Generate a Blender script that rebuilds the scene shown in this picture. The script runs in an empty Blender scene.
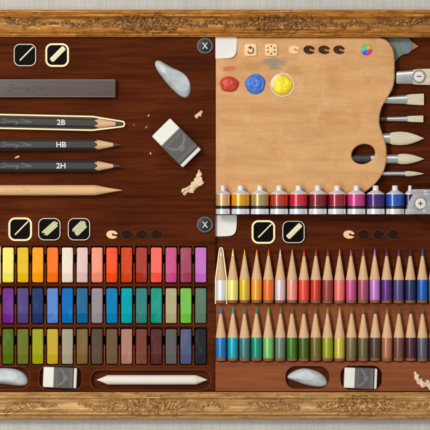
import bpy, math, random
from math import sin, cos, pi, radians, sqrt, hypot, atan2
from mathutils import Vector, Matrix

random.seed(7)
S = 0.001                                   # one layout unit is one millimetre
scene = bpy.context.scene
COL = scene.collection

def P(x, y, z=0.0):                         # layout (x right, y down, mm) -> world
    return Vector(((x - 215) * S, (215 - y) * S, z * S))

# ------------------------------------------------------------------ camera
cam_d = bpy.data.cameras.new('camera'); cam = bpy.data.objects.new('camera', cam_d); COL.objects.link(cam)
CAM_Z = 2600.0
cam.location = (0, 0, CAM_Z * S)
cam_d.sensor_width = 36.0
cam_d.lens = 36.0 * (CAM_Z - 13.0) / 430.0
cam_d.clip_start = 0.05; cam_d.clip_end = 50.0
scene.camera = cam

# ------------------------------------------------------------------ light: studio surround and two soft boxes
world = bpy.data.worlds.new('World'); scene.world = world; world.use_nodes = True
wt = world.node_tree; bg = wt.nodes['Background']
tc = wt.nodes.new('ShaderNodeTexCoord'); sx = wt.nodes.new('ShaderNodeSeparateXYZ')
wt.links.new(tc.outputs['Generated'], sx.inputs[0])
rampw = wt.nodes.new('ShaderNodeValToRGB')
rampw.color_ramp.elements[0].position = 0.0; rampw.color_ramp.elements[0].color = (0.10, 0.09, 0.085, 1)
rampw.color_ramp.elements[1].position = 0.75; rampw.color_ramp.elements[1].color = (0.82, 0.82, 0.82, 1)
wt.links.new(sx.outputs['Z'], rampw.inputs[0]); wt.links.new(rampw.outputs[0], bg.inputs['Color'])
bg.inputs['Strength'].default_value = 0.45

def area(name, loc, size, power, color=(1, 1, 1), target=(0, 0, 0)):
    d = bpy.data.lights.new(name, 'AREA'); d.shape = 'DISK'; d.size = size; d.energy = power; d.color = color
    o = bpy.data.objects.new(name, d); COL.objects.link(o); o.location = loc
    o.rotation_euler = (Vector(target) - Vector(loc)).to_track_quat('-Z', 'Y').to_euler()
    return o
area('key_softbox', (-0.95, 0.85, 1.65), 0.6, 14.0, (1.0, 0.965, 0.92))
def strip(name, loc, sx, sy, power):          # long strip lamps: the narrow sheen on tubes, barrels and ferrules
    o = area(name, loc, 1, power, (1.0, 0.985, 0.96)); o.data.shape = 'RECTANGLE'; o.data.size = sx; o.data.size_y = sy
    d = -Vector(loc).normalized(); x = Vector((1, 0, 0)) if abs(d.x) < abs(d.y) else Vector((0, 1, 0)).cross(-d).normalized()
    z = -d; y = z.cross(x); o.rotation_euler = Matrix((x, y, z)).transposed().to_euler()
strip('left_strip', (-0.80, 0.0, 1.7), 0.13, 1.5, 13.5)
strip('top_strip', (0.0, 0.80, 1.7), 1.3, 0.12, 5.0)

vs = scene.view_settings
vs.view_transform = 'Standard'; vs.look = 'None'; vs.exposure = 0.0; vs.gamma = 1.0
vs.use_curve_mapping = False

# ------------------------------------------------------------------ materials
def lin(c):
    out = []
    for v in c[:3]:
        v = v / 255.0
        out.append(v / 12.92 if v <= 0.04045 else ((v + 0.055) / 1.055) ** 2.4)
    return tuple(out) + (1.0,)

class NT:
    def __init__(self, name):
        self.m = bpy.data.materials.new(name); self.m.use_nodes = True
        self.t = self.m.node_tree; self.b = self.t.nodes['Principled BSDF']
        self._v = None
    def n(self, typ, **kw):
        nd = self.t.nodes.new(typ)
        for k, v in kw.items(): setattr(nd, k, v)
        return nd
    def l(self, a, b): self.t.links.new(a, b)
    def rnd(self):
        return self.n('ShaderNodeObjectInfo').outputs['Random']
    def noise(self, sc, detail=4, rough=0.55, dist=0.0, rand=True):
        co = self.n('ShaderNodeTexCoord').outputs['Object']
        mp = self.n('ShaderNodeMapping'); mp.inputs['Scale'].default_value = tuple(v / S for v in sc)
        self.l(co, mp.inputs['Vector'])
        nz = self.n('ShaderNodeTexNoise', noise_dimensions='4D'); nz.inputs['Scale'].default_value = 1.0
        nz.inputs['Detail'].default_value = detail; nz.inputs['Roughness'].default_value = rough
        nz.inputs['Distortion'].default_value = dist
        self.l(mp.outputs[0], nz.inputs['Vector'])
        if rand:
            mu = self.n('ShaderNodeMath', operation='MULTIPLY'); mu.inputs[1].default_value = 60.0
            self.l(self.rnd(), mu.inputs[0]); self.l(mu.outputs[0], nz.inputs['W'])
        return nz.outputs['Fac']
    def ramp(self, fac, stops, interp='LINEAR'):
        r = self.n('ShaderNodeValToRGB'); r.color_ramp.interpolation = interp
        els = r.color_ramp.elements
        while len(els) < len(stops): els.new(0.5)
        for e, (p, c) in zip(els, stops): e.position = p; e.color = c if len(c) == 4 else lin(c)
        self.l(fac, r.inputs[0]); return r.outputs[0]
    def mix(self, a, b, fac, blend='MIX'):
        m = self.n('ShaderNodeMix', data_type='RGBA', blend_type=blend)
        for sock, v in ((m.inputs[0], fac), (m.inputs[6], a), (m.inputs[7], b)):
            if hasattr(v, 'is_linked'): self.l(v, sock)
            else: sock.default_value = v
        return m.outputs[2]
    def rng(self, fac, a, b, c, d):
        r = self.n('ShaderNodeMapRange'); self.l(fac, r.inputs[0])
        for i, v in enumerate((a, b, c, d)): r.inputs[i + 1].default_value = v
        return r.outputs[0]
    def bump(self, h, strength=0.4, dist=0.4):
        b = self.n('ShaderNodeBump'); b.inputs['Strength'].default_value = strength
        b.inputs['Distance'].default_value = dist * S
        self.l(h, b.inputs['Height']); self.l(b.outputs[0], self.b.inputs['Normal'])
    def base(self, c): 
        if hasattr(c, 'is_linked'): self.l(c, self.b.inputs['Base Color'])
        else: self.b.inputs['Base Color'].default_value = c
    def set(self, rough=0.6, spec=0.3, metal=0.0):
        self.b.inputs['Roughness'].default_value = rough
        self.b.inputs['Specular IOR Level'].default_value = spec
        self.b.inputs['Metallic'].default_value = metal
        return self

def mk(name, c, rough=0.6, spec=0.3, metal=0.0, nz=(0.25, 0.25, 0.25), amt=0.12, fine=(1.4, 1.4, 1.4), famt=0.06, bump=0.15, rand=True):
    t = NT(name); t.set(rough, spec, metal)
    f1 = t.noise(nz, 4, 0.6, rand=rand); f2 = t.noise(fine, 3, 0.6, rand=rand)
    a = t.rng(f1, 0.25, 0.75, 1 - amt, 1 + amt); b = t.rng(f2, 0.25, 0.75, 1 - famt, 1 + famt)
    mu = t.n('ShaderNodeMath', operation='MULTIPLY'); t.l(a, mu.inputs[0]); t.l(b, mu.inputs[1])
    comb = t.n('ShaderNodeCombineColor'); 
    for i in range(3): t.l(mu.outputs[0], comb.inputs[i])
    t.base(t.mix(lin(c), comb.outputs[0], 1.0, 'MULTIPLY'))
    if bump: t.bump(f2, bump, 0.3)
    return t.m

def wood(name, stops, sx_=0.012, sy_=0.22, rough=0.6, spec=0.015, bump=0.12, blotch=0.30, fibre=0.15, fs=(4, 7), stain=None):
    """long-grained wood: streaks run along x"""
    t = NT(name); t.set(rough, spec)
    g1 = t.noise((sx_, sy_, 0.1), 6, 0.62, 0.6, rand=False)
    g2 = t.noise((sx_ * fs[0], sy_ * fs[1], 0.3), 4, 0.65, 0.2, rand=False)
    bl = t.noise((0.012, 0.02, 0.02), 3, 0.5, rand=False)
    c = t.ramp(g1, stops)
    fib = t.rng(g2, 0.25, 0.75, 1 - fibre, 1 + fibre); blo = t.rng(bl, 0.3, 0.7, 1 - blotch, 1 + blotch)
    mu = t.n('ShaderNodeMath', operation='MULTIPLY'); t.l(fib, mu.inputs[0]); t.l(blo, mu.inputs[1])
    comb = t.n('ShaderNodeCombineColor')
    for i in range(3): t.l(mu.outputs[0], comb.inputs[i])
    out = t.mix(c, comb.outputs[0], 1.0, 'MULTIPLY')
    if stain:                                # old oil stains and thin scratches in the surface
        out = t.mix(out, lin(stain), t.rng(t.noise((0.03, 0.045, 0.1), 6, 0.68, 0.4, rand=False), 0.48, 0.72, 0.0, 0.5))
        out = t.mix(out, lin((240, 196, 146)), t.rng(t.noise((0.05, 0.03, 0.1), 6, 0.7, 0.6, rand=False), 0.54, 0.7, 0.0, 0.45))
        out = t.mix(out, lin((170, 112, 66)), t.rng(t.noise((0.05, 1.6, 0.1), 3, 0.6, rand=False), 0.66, 0.72, 0.0, 0.35))
    t.base(out)
    t.bump(g2, bump, 0.3)
    return t.m

M = {}
M['mahogany'] = wood('dark_mahogany', [(0.26, (56, 22, 9)), (0.45, (77, 32, 13)), (0.58, (90, 40, 16)), (0.75, (66, 26, 10))])
M['mahogany_low'] = wood('dark_mahogany_recess', [(0.28, (64, 28, 14)), (0.5, (84, 38, 20)), (0.75, (96, 44, 23))])
M['red_wood'] = wood('reddish_tray_wood', [(0.28, (56, 22, 12)), (0.45, (80, 33, 18)), (0.6, (98, 42, 22)), (0.75, (68, 28, 14))])
M['mid_wood'] = wood('mid_brown_wood', [(0.25, (114, 61, 36)), (0.48, (137, 77, 47)), (0.62, (148, 86, 53)), (0.78, (122, 66, 40))], blotch=0.1)
M['palette_wood'] = wood('pale_palette_wood', [(0.22, (200, 145, 93)), (0.45, (214, 162, 108)), (0.6, (221, 171, 117)), (0.8, (206, 151, 98))], sx_=0.01, sy_=0.10, blotch=0.10, fibre=0.08, rough=0.5, spec=0.15, fs=(8, 11), stain=(186, 122, 72))
def wall_mat():
    t = NT('grey_linen'); t.set(0.9, 0.1)
    a = t.noise((0.9, 0.03, 1), 3, 0.6, rand=False); b = t.noise((0.02, 0.02, 1), 3, 0.5, rand=False); c = t.noise((0.05, 0.9, 1), 3, 0.6, rand=False)
    col = t.ramp(a, [(0.25, (184, 179, 170)), (0.5, (200, 196, 188)), (0.75, (213, 209, 201))])
    col = t.mix(col, (0.86, 0.9, 0.93, 1), t.rng(b, 0.35, 0.7, 0.0, 0.8), 'MULTIPLY')
    t.base(t.mix(col, (0.9, 0.9, 0.9, 1), t.rng(c, 0.4, 0.7, 0, 1), 'MULTIPLY'))
    t.bump(a, 0.3, 0.4); return t.m
M['wall'] = wall_mat()
L0, R0 = -275, 275
def gold_mat(name, stops, metal=0.2, streak=(0.03, 0.5, 0.5), glaze=0.5, cove=None):
    t = NT(name); t.set(0.42, 0.45, metal)
    a = t.noise(streak, 5, 0.65, 0.4, rand=False); b = t.noise((0.14, 0.2, 0.2), 5, 0.65, 0.8, rand=False)
    f = t.noise((0.9, 0.9, 0.9), 3, 0.6, rand=False)
    col = t.ramp(a, stops)
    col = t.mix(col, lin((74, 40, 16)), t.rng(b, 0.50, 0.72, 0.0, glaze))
    col = t.mix(col, lin((248, 214, 148)), t.rng(f, 0.58, 0.8, 0.0, 0.45))
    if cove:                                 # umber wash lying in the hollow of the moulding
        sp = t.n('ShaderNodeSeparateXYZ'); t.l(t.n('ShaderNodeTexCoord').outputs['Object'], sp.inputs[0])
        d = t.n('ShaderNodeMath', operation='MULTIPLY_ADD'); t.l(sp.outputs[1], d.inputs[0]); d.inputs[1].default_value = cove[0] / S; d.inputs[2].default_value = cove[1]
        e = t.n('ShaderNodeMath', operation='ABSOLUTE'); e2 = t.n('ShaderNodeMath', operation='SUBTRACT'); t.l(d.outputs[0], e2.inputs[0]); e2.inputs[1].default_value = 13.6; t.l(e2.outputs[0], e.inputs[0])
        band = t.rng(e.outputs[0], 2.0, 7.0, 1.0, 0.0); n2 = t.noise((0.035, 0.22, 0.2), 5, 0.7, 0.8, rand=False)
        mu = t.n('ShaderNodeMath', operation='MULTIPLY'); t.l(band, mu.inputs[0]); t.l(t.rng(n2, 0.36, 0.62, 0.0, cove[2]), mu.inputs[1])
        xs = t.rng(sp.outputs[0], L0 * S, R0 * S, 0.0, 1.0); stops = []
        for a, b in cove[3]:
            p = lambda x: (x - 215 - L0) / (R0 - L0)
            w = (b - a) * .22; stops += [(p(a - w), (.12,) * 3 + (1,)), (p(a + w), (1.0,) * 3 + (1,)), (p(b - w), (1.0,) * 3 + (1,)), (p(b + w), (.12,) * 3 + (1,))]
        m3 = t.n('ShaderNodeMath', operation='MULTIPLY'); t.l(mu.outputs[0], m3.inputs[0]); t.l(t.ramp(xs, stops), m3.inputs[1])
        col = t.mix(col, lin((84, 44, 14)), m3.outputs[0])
    t.base(col); t.bump(f, 0.45, 0.4); return t.m
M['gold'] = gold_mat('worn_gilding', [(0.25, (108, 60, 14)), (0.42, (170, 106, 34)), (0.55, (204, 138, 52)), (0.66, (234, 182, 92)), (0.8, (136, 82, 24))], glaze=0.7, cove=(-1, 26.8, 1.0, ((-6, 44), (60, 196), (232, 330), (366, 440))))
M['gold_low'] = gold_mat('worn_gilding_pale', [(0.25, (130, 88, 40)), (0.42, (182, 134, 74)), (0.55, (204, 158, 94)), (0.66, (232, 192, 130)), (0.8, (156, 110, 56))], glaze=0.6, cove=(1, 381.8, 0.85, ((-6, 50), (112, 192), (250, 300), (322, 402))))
M['gold_orn'] = gold_mat('umber_glazed_gilding', [(0.3, (70, 37, 12)), (0.46, (116, 70, 26)), (0.57, (172, 118, 52)), (0.66, (228, 180, 106)), (0.8, (92, 52, 18))], streak=(0.4, 0.4, 0.4), glaze=0.75)
M['orn_low'] = gold_mat('pale_glazed_gilding', [(0.3, (104, 66, 28)), (0.45, (156, 108, 54)), (0.56, (200, 152, 88)), (0.66, (238, 198, 134)), (0.8, (124, 80, 36))], streak=(0.4, 0.4, 0.4), glaze=0.6)
M['orn_ground'] = gold_mat('umber_ground', [(0.3, (78, 42, 14)), (0.5, (116, 70, 27)), (0.68, (160, 108, 48)), (0.8, (90, 52, 18))], metal=0.05, streak=(0.3, 0.3, 0.3), glaze=0.6)
M['graphite_stick'] = mk('grey_graphite_stick', (90, 80, 73), 0.5, 0.3, nz=(0.03, 0.3, 0.3), amt=0.12)
M['black_paint'] = mk('charcoal_lacquer', (62, 58, 56), 0.42, 0.25, nz=(0.03, 0.3, 0.3), amt=0.06, bump=0.04)
M['cedar'] = mk('sharpened_cedar', (226, 184, 138), 0.65, 0.2, nz=(0.08, 0.5, 0.5), amt=0.10, fine=(0.3, 1.8, 1.8), famt=0.08)
M['cedar_v'] = mk('sharpened_cedar_upright', (221, 180, 137), 0.65, 0.2, nz=(0.5, 0.08, 0.5), amt=0.10, fine=(1.8, 0.3, 1.8), famt=0.08)
M['band'] = mk('bare_wood_end', (140, 92, 60), 0.6, 0.2)
M['lead'] = mk('graphite_lead', (74, 74, 76), 0.38, 0.5)
M['pale_stick'] = mk('pale_basswood', (228, 182, 132), 0.6, 0.2, nz=(0.03, 0.4, 0.4), amt=0.07, fine=(0.2, 1.5, 1.5), famt=0.05)
M['print'] = mk('silver_print', (226, 222, 216), 0.5, 0.3, amt=0.03)
M['script'] = mk('faded_silver_script', (134, 130, 127), 0.5, 0.3, amt=0.1)
M['script_dark'] = mk('pressed_script', (79, 70, 64), 0.6, 0.2, amt=0.1)
M['script_pale'] = mk('burnt_script', (206, 162, 114), 0.6, 0.2, amt=0.1)
M['putty'] = mk('grey_putty', (197, 206, 208), 0.5, 0.4, nz=(0.10, 0.13, 0.12), amt=0.24, fine=(0.6, 0.6, 0.6), famt=0.05, bump=0.3)
M['eraser_white'] = mk('white_vinyl', (233, 230, 221), 0.6, 0.3, amt=0.04)
M['sleeve'] = mk('grey_card_sleeve', (92, 89, 86), 0.55, 0.3, amt=0.10, fine=(1.2, 1.2, 1.2), famt=0.08)
M['sleeve_line'] = mk('pale_sleeve_print', (122, 119, 116), 0.6, 0.2)
M['sleeve_dark'] = mk('dark_sleeve_print', (66, 63, 61), 0.6, 0.2)
M['emblem'] = mk('mauve_grey_print', (128, 114, 119), 0.6, 0.2)
M['shaving'] = mk('pencil_shaving', (238, 208, 174), 0.7, 0.15, nz=(0.3, 0.3, 0.3), amt=0.12)
M['shaving_pink'] = mk('pink_cedar_chip', (232, 190, 165), 0.7, 0.15, nz=(0.3, 0.3, 0.3), amt=0.12)
M['button_black'] = mk('black_glazed_tile', (17, 14, 13), 0.35, 0.03, amt=0.1, bump=0.02)
M['button_rim'] = mk('pale_tile_rim', (222, 212, 196), 0.45, 0.3, amt=0.05)
M['icon_cream'] = mk('cream_mark', (236, 226, 186), 0.6, 0.2, amt=0.06)
M['icon_sage'] = mk('sage_cream_mark', (206, 202, 160), 0.6, 0.2, nz=(0.3, 0.3, 0.3), amt=0.12)
M['x_body'] = mk('dark_grey_button', (44, 45, 48), 0.35, 0.2, amt=0.06, bump=0.02)
M['x_rim'] = mk('grey_button_rim', (96, 96, 98), 0.3, 0.6, amt=0.05, bump=0.02)
M['x_mark'] = mk('pale_cross', (206, 200, 194), 0.5, 0.3)
M['paper'] = mk('white_paper', (232, 229, 222), 0.8, 0.15, nz=(0.06, 0.06, 0.06), amt=0.035, bump=0.1)
M['peach'] = mk('peach_tile', (247, 209, 160), 0.55, 0.25, amt=0.04)
M['icon_brown'] = mk('burnt_brown_mark', (112, 70, 42), 0.6, 0.2)
M['pal_light'] = mk('peach_chip', (246, 204, 158), 0.55, 0.25, amt=0.05)
M['pal_dark'] = mk('dark_brown_chip', (74, 44, 26), 0.6, 0.04, amt=0.1)
M['pal_board'] = mk('sunk_brown_chip', (44, 22, 14), 0.55, 0.05, amt=0.1)
M['pal_edge'] = mk('brown_chip_edge', (98, 62, 44), 0.6, 0.25, amt=0.1)
M['bristle'] = mk('cream_bristle', (217, 205, 178), 0.7, 0.2, nz=(0.02, 0.5, 0.5), amt=0.14, fine=(0.06, 2.2, 2.2), famt=0.14, bump=0.5)
M['ferrule'] = mk('nickel_ferrule', (204, 204, 202), 0.28, 0.5, 0.85, nz=(0.05, 0.6, 0.6), amt=0.08, bump=0.03)
M['handle_dark'] = mk('black_brush_handle', (58, 54, 50), 0.35, 0.5)
M['handle_brown'] = mk('brown_brush_handle', (62, 34, 22), 0.4, 0.5)
M['knife_tip'] = mk('tan_knife_tip', (158, 116, 78), 0.5, 0.3)
M['tube_white'] = mk('white_tube_metal', (236, 236, 239), 0.27, 0.7, 0.35, amt=0.03, bump=0.05)
M['tube_black'] = mk('black_tube_band', (30, 27, 28), 0.35, 0.4)
M['cap_white'] = mk('white_screw_cap', (226, 226, 228), 0.4, 0.4, amt=0.03)
M['badge'] = mk('cream_badge', (232, 226, 214), 0.5, 0.3, amt=0.03)
M['badge_edge'] = mk('grey_badge_edge', (150, 146, 140), 0.4, 0.4)
M['badge_mark'] = mk('grey_badge_mark', (112, 108, 104), 0.5, 0.3)
M['stump'] = mk('white_rolled_paper', (238, 231, 219), 0.75, 0.15, nz=(0.03, 0.3, 0.3), amt=0.06, fine=(0.2, 1.2, 1.2), famt=0.05, bump=0.25)
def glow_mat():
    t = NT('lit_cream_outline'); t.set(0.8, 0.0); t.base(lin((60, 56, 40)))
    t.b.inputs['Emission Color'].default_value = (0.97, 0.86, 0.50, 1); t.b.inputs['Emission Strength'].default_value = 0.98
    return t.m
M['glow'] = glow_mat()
def glass_mat():
    t = NT('clouded_jar_glass'); t.set(0.12, 0.6)
    t.base(lin((226, 228, 230)))
    tr = t.n('ShaderNodeBsdfTransparent'); tr.inputs[0].default_value = (0.9, 0.92, 0.93, 1)
    lw = t.n('ShaderNodeLayerWeight'); lw.inputs[0].default_value = 0.42
    mx = t.n('ShaderNodeMixShader'); out = [n for n in t.t.nodes if n.type == 'OUTPUT_MATERIAL'][0]
    f = t.rng(lw.outputs['Facing'], 0.0, 1.0, 0.36, 1.0)
    t.l(f, mx.inputs[0]); t.l(tr.outputs[0], mx.inputs[1]); t.l(t.b.outputs[0], mx.inputs[2]); t.l(mx.outputs[0], out.inputs[0])
    return t.m
M['glass'] = glass_mat()
def wheel_mat():
    t = NT('colour_wheel'); t.set(0.5, 0.3)
    s = t.n('ShaderNodeSeparateXYZ'); t.l(t.n('ShaderNodeTexCoord').outputs['Object'], s.inputs[0])
    at = t.n('ShaderNodeMath', operation='ARCTAN2'); t.l(s.outputs[1], at.inputs[0]); t.l(s.outputs[0], at.inputs[1])
    h = t.rng(at.outputs[0], -pi, pi, 0.53, 1.53)
    fr = t.n('ShaderNodeMath', operation='FRACT'); t.l(h, fr.inputs[0])
    cc = t.n('ShaderNodeCombineColor', mode='HSV'); t.l(fr.outputs[0], cc.inputs[0]); cc.inputs[1].default_value = 0.94; cc.inputs[2].default_value = 0.62
    t.base(cc.outputs[0]); return t.m
M['wheel'] = wheel_mat()
def knife_mat():
    t = NT('paint_smeared_steel'); t.set(0.45, 0.4, 0.15)
    a = t.noise((0.07, 0.09, 0.1), 4, 0.6, 0.5, rand=False); b = t.noise((0.11, 0.08, 0.1), 4, 0.6, 0.6, rand=False)
    c = t.ramp(a, [(0.3, (122, 114, 112)), (0.45, (128, 134, 150)), (0.55, (112, 140, 118)), (0.68, (150, 140, 128))])
    t.base(t.mix(c, lin((104, 98, 96)), t.rng(b, 0.45, 0.65, 0, 0.8))); t.bump(b, 0.4, 0.6); return t.m
M['knife'] = knife_mat()

_pm = {}
def paint(kind, c):
    """pastel / lacquer / tube label / oil paint in one colour"""
    k = (kind, c)
    if k in _pm: return _pm[k]
    if kind == 'pastel':
        t = NT('chalk_pastel'); t.set(0.9, 0.1)
        f1 = t.noise((0.12, 0.05, 0.1), 4, 0.65); f2 = t.noise((1.1, 0.7, 1.0), 3, 0.7)
        s = t.n('ShaderNodeSeparateXYZ'); t.l(t.n('ShaderNodeTexCoord').outputs['Object'], s.inputs[0])
        wob = t.n('ShaderNodeMath', operation='MULTIPLY_ADD'); t.l(f1, wob.inputs[0]); wob.inputs[1].default_value = 3.0 * S; t.l(s.outputs[1], wob.inputs[2])
        band = t.rng(wob.outputs[0], -6.6 * S, -5.8 * S, 1.0, 0.0)
        hs = t.n('ShaderNodeHueSaturation'); hs.inputs['Saturation'].default_value = 1.1; hs.inputs['Value'].default_value = 0.88
        hs.inputs['Color'].default_value = lin(c)
        col = t.mix(lin(c), hs.outputs[0], band)
        chalk = lin(tuple(min(255, v * 0.72 + 66) for v in c))
        col = t.mix(col, chalk, t.rng(f1, 0.5, 0.8, 0.0, 0.5))
        dark = tuple(v * 0.8 for v in lin(c)[:3]) + (1,)
        col = t.mix(col, dark, t.rng(f2, 0.52, 0.75, 0.0, 0.6))
        t.base(col); t.bump(f2, 0.5, 0.4); m = t.m
    elif kind == 'lacquer':
        m = mk('pencil_lacquer', c, 0.32, 0.6, 0.22, nz=(0.5, 0.05, 0.5), amt=0.06, famt=0.03, bump=0.03)
    elif kind == 'core':
        m = mk('coloured_core', c, 0.6, 0.3, amt=0.1)
    elif kind == 'label':
        m = mk('tube_label', c, 0.27, 0.8, 0.5, amt=0.05, famt=0.02, bump=0.02); m.node_tree.nodes['Principled BSDF'].inputs['Coat Weight'].default_value = 1.0; m.node_tree.nodes['Principled BSDF'].inputs['Coat Roughness'].default_value = 0.1
    else:
        m = mk('oil_paint', c, 0.42, 0.45, nz=(0.2, 0.2, 0.2), amt=0.16, fine=(0.7, 0.7, 0.7), famt=0.10, bump=0.7)
    _pm[k] = m
    return m

def smear_mat(c, dens):
    t = NT('dry_paint_stain'); t.set(0.7, 0.2); t.base(lin(c))
    tcg = t.n('ShaderNodeTexCoord').outputs['Generated']
    d = t.n('ShaderNodeVectorMath', operation='DISTANCE'); mpg = t.n('ShaderNodeMapping'); mpg.inputs['Scale'].default_value = (1, 1, 0); t.l(tcg, mpg.inputs[0]); t.l(mpg.outputs[0], d.inputs[0]); d.inputs[1].default_value = (0.5, 0.5, 0.0)
    edge = t.rng(d.outputs['Value'], 0.1, 0.5, 1.0, 0.0)
    nz = t.rng(t.noise((0.10, 0.3, 0.2), 6, 0.75, 0.6), 0.3, 0.7, -0.55, 0.55)
    ad = t.n('ShaderNodeMath', operation='ADD'); t.l(edge, ad.inputs[0]); t.l(nz, ad.inputs[1])
    cut = t.rng(ad.outputs[0], 0.22, 0.75, 0.0, 1.0); brush = t.rng(t.noise((0.03, 0.9, 0.2), 4, 0.7), 0.3, 0.65, 0.45, 1.0)
    mu = t.n('ShaderNodeMath', operation='MULTIPLY'); t.l(cut, mu.inputs[0]); t.l(brush, mu.inputs[1])
    mu2 = t.n('ShaderNodeMath', operation='MULTIPLY'); t.l(mu.outputs[0], mu2.inputs[0]); mu2.inputs[1].default_value = dens; mu2.use_clamp = True
    tr = t.n('ShaderNodeBsdfTransparent'); mx = t.n('ShaderNodeMixShader')
    out = [n for n in t.t.nodes if n.type == 'OUTPUT_MATERIAL'][0]
    t.l(mu2.outputs[0], mx.inputs[0]); t.l(tr.outputs[0], mx.inputs[1]); t.l(t.b.outputs[0], mx.inputs[2]); t.l(mx.outputs[0], out.inputs[0])
    return t.m

# ------------------------------------------------------------------ mesh builders (all in mm; local axes: u right, v up the picture, w towards the viewer)
class MB:
    def __init__(self): self.v = []; self.f = []; self.sm = []
    def add(self, vs, fs, smooth=True):
        o = len(self.v); self.v += [tuple(p) for p in vs]
        self.f += [tuple(i + o for i in f) for f in fs]; self.sm += [smooth] * len(fs)
        return self
    def build(self, name, mat, parent=None, loc=None, rz=0.0, sharp=40):
        me = bpy.data.meshes.new(name)
        me.from_pydata([(a * S, b * S, c * S) for a, b, c in self.v], [], self.f)
        me.polygons.foreach_set('use_smooth', self.sm)
        me.materials.append(mat); me.update()
        me.validate()
        if sharp: me.set_sharp_from_angle(angle=radians(sharp))
        o = bpy.data.objects.new(name, me); COL.objects.link(o)
        if parent: o.parent = parent
        if loc is not None: o.location = loc
        o.rotation_euler = (0, 0, rz)
        return o
    def loft(self, secs, seg=28, axis='u', n=2.0):
        """secs: (pos, centre_side, centre_height, half_side, half_height[, exponent]); closed at both ends"""
        vs = []; fs = []
        for s in secs:
            e = s[5] if len(s) > 5 else n
            for k in range(seg):
                a = 2 * pi * k / seg; c, d = cos(a), sin(a)
                q = s[1] + s[3] * math.copysign(abs(c) ** (2 / e), c); w = s[2] + s[4] * math.copysign(abs(d) ** (2 / e), d)
                vs.append((s[0], q, w) if axis == 'u' else (q, s[0], w))
        m = len(secs)
        for i in range(m - 1):
            for k in range(seg):
                a, b = i * seg + k, i * seg + (k + 1) % seg
                f = (a, b, b + seg, a + seg)
                fs.append(f if axis == 'u' else f[::-1])
        c0 = tuple(range(seg)); c1 = tuple(range((m - 1) * seg, m * seg))
        fs.append(c0[::-1] if axis == 'u' else c0); fs.append(c1 if axis == 'u' else c1[::-1])
        return self.add(vs, fs)
    def prism(self, poly, z0, z1, bev=0.0):
        """solid from an outline (counter-clockwise), top edge rounded by bev"""
        n = len(poly)
        if sum(poly[i][0] * poly[(i + 1) % n][1] - poly[(i + 1) % n][0] * poly[i][1] for i in range(n)) < 0: poly = poly[::-1]
        rings = [(0.0, z0)]
        if bev > 0: rings += [(0.0, z1 - bev), (bev * 0.3, z1 - bev * 0.3), (bev, z1)]
        else: rings += [(0.0, z1)]
        nr = []
        for i in range(n):
            a, b, c = Vector(poly[i - 1]), Vector(poly[i]), Vector(poly[(i + 1) % n])
            d1 = (b - a).normalized(); d2 = (c - b).normalized()
            n1 = Vector((-d1.y, d1.x)); n2 = Vector((-d2.y, d2.x)); m = n1 + n2
            m = m / max(m.dot(m) / 2, 0.5) if m.length > 1e-6 else n1
            nr.append(m)
        vs = []; fs = []
        for off, z in rings:
            for i in range(n): vs.append((poly[i][0] + nr[i].x * off, poly[i][1] + nr[i].y * off, z))
        for r in range(len(rings) - 1):
            for i in range(n):
                a, b = r * n + i, r * n + (i + 1) % n
                fs.append((a, b, b + n, a + n))
        self.add(vs, fs + [tuple(range(n))[::-1], tuple(range((len(rings) - 1) * n, len(rings) * n))])
        return self
    def tube(self, pts, rad, seg=8, squash=1.0, closed=False):
        pts = [Vector(p) for p in pts]; n = len(pts)
        if not hasattr(rad, '__len__'): rad = [rad] * n
        vs = []; fs = []
        for i in range(n):
            if closed: t = pts[(i + 1) % n] - pts[i - 1]
            else: t = pts[min(i + 1, n - 1)] - pts[max(i - 1, 0)]
            t.normalize(); side = t.cross(Vector((0, 0, 1)))
            side = side.normalized() if side.length > 1e-5 else Vector((1, 0, 0))
            up = side.cross(t).normalized()
            for k in range(seg):
                a = 2 * pi * k / seg
                vs.append(pts[i] + side * cos(a) * rad[i] + up * sin(a) * rad[i] * squash)
        for i in range(n if closed else n - 1):
            for k in range(seg):
                a, b = i * seg + k, i * seg + (k + 1) % seg
                c, d = ((i + 1) % n) * seg + (k + 1) % seg, ((i + 1) % n) * seg + k
                fs.append((a, d, c, b))
        if not closed: fs += [tuple(range(seg)), tuple(range((n - 1) * seg, n * seg))[::-1]]
        return self.add(vs, fs)
    def dome(self, poly, h, rings=14, z0=0.0, power=2.4, fn=None, centre=None):
        """cushion over an outline; fn(u, v, w) may reshape the height"""
        n = len(poly); cx, cy = centre or (sum(p[0] for p in poly) / n, sum(p[1] for p in poly) / n)
        vs = []; fs = []
        for r in range(rings):
            t = 1.0 - (r / rings) ** 1.5
            w = h * max(0.0, 1 - t ** power) ** 0.6
            for p in poly:
                u, v = cx + (p[0] - cx) * t, cy + (p[1] - cy) * t
                vs.append((u, v, z0 + (fn(u, v, w) if fn and r else w)))
        vs.append((cx, cy, z0 + (fn(cx, cy, h) if fn else h)))
        for r in range(rings - 1):
            for k in range(n):
                a, b = r * n + k, r * n + (k + 1) % n
                fs.append((a, b, b + n, a + n))
        for k in range(n): fs.append(((rings - 1) * n + k, (rings - 1) * n + (k + 1) % n, rings * n))
        fs.append(tuple(range(n))[::-1])
        return self.add(vs, fs)
    def box(self, x0, x1, y0, y1, z0, z1, bev=0.0):
        return self.prism([(x0, y0), (x1, y0), (x1, y1), (x0, y1)], z0, z1, bev)

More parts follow.
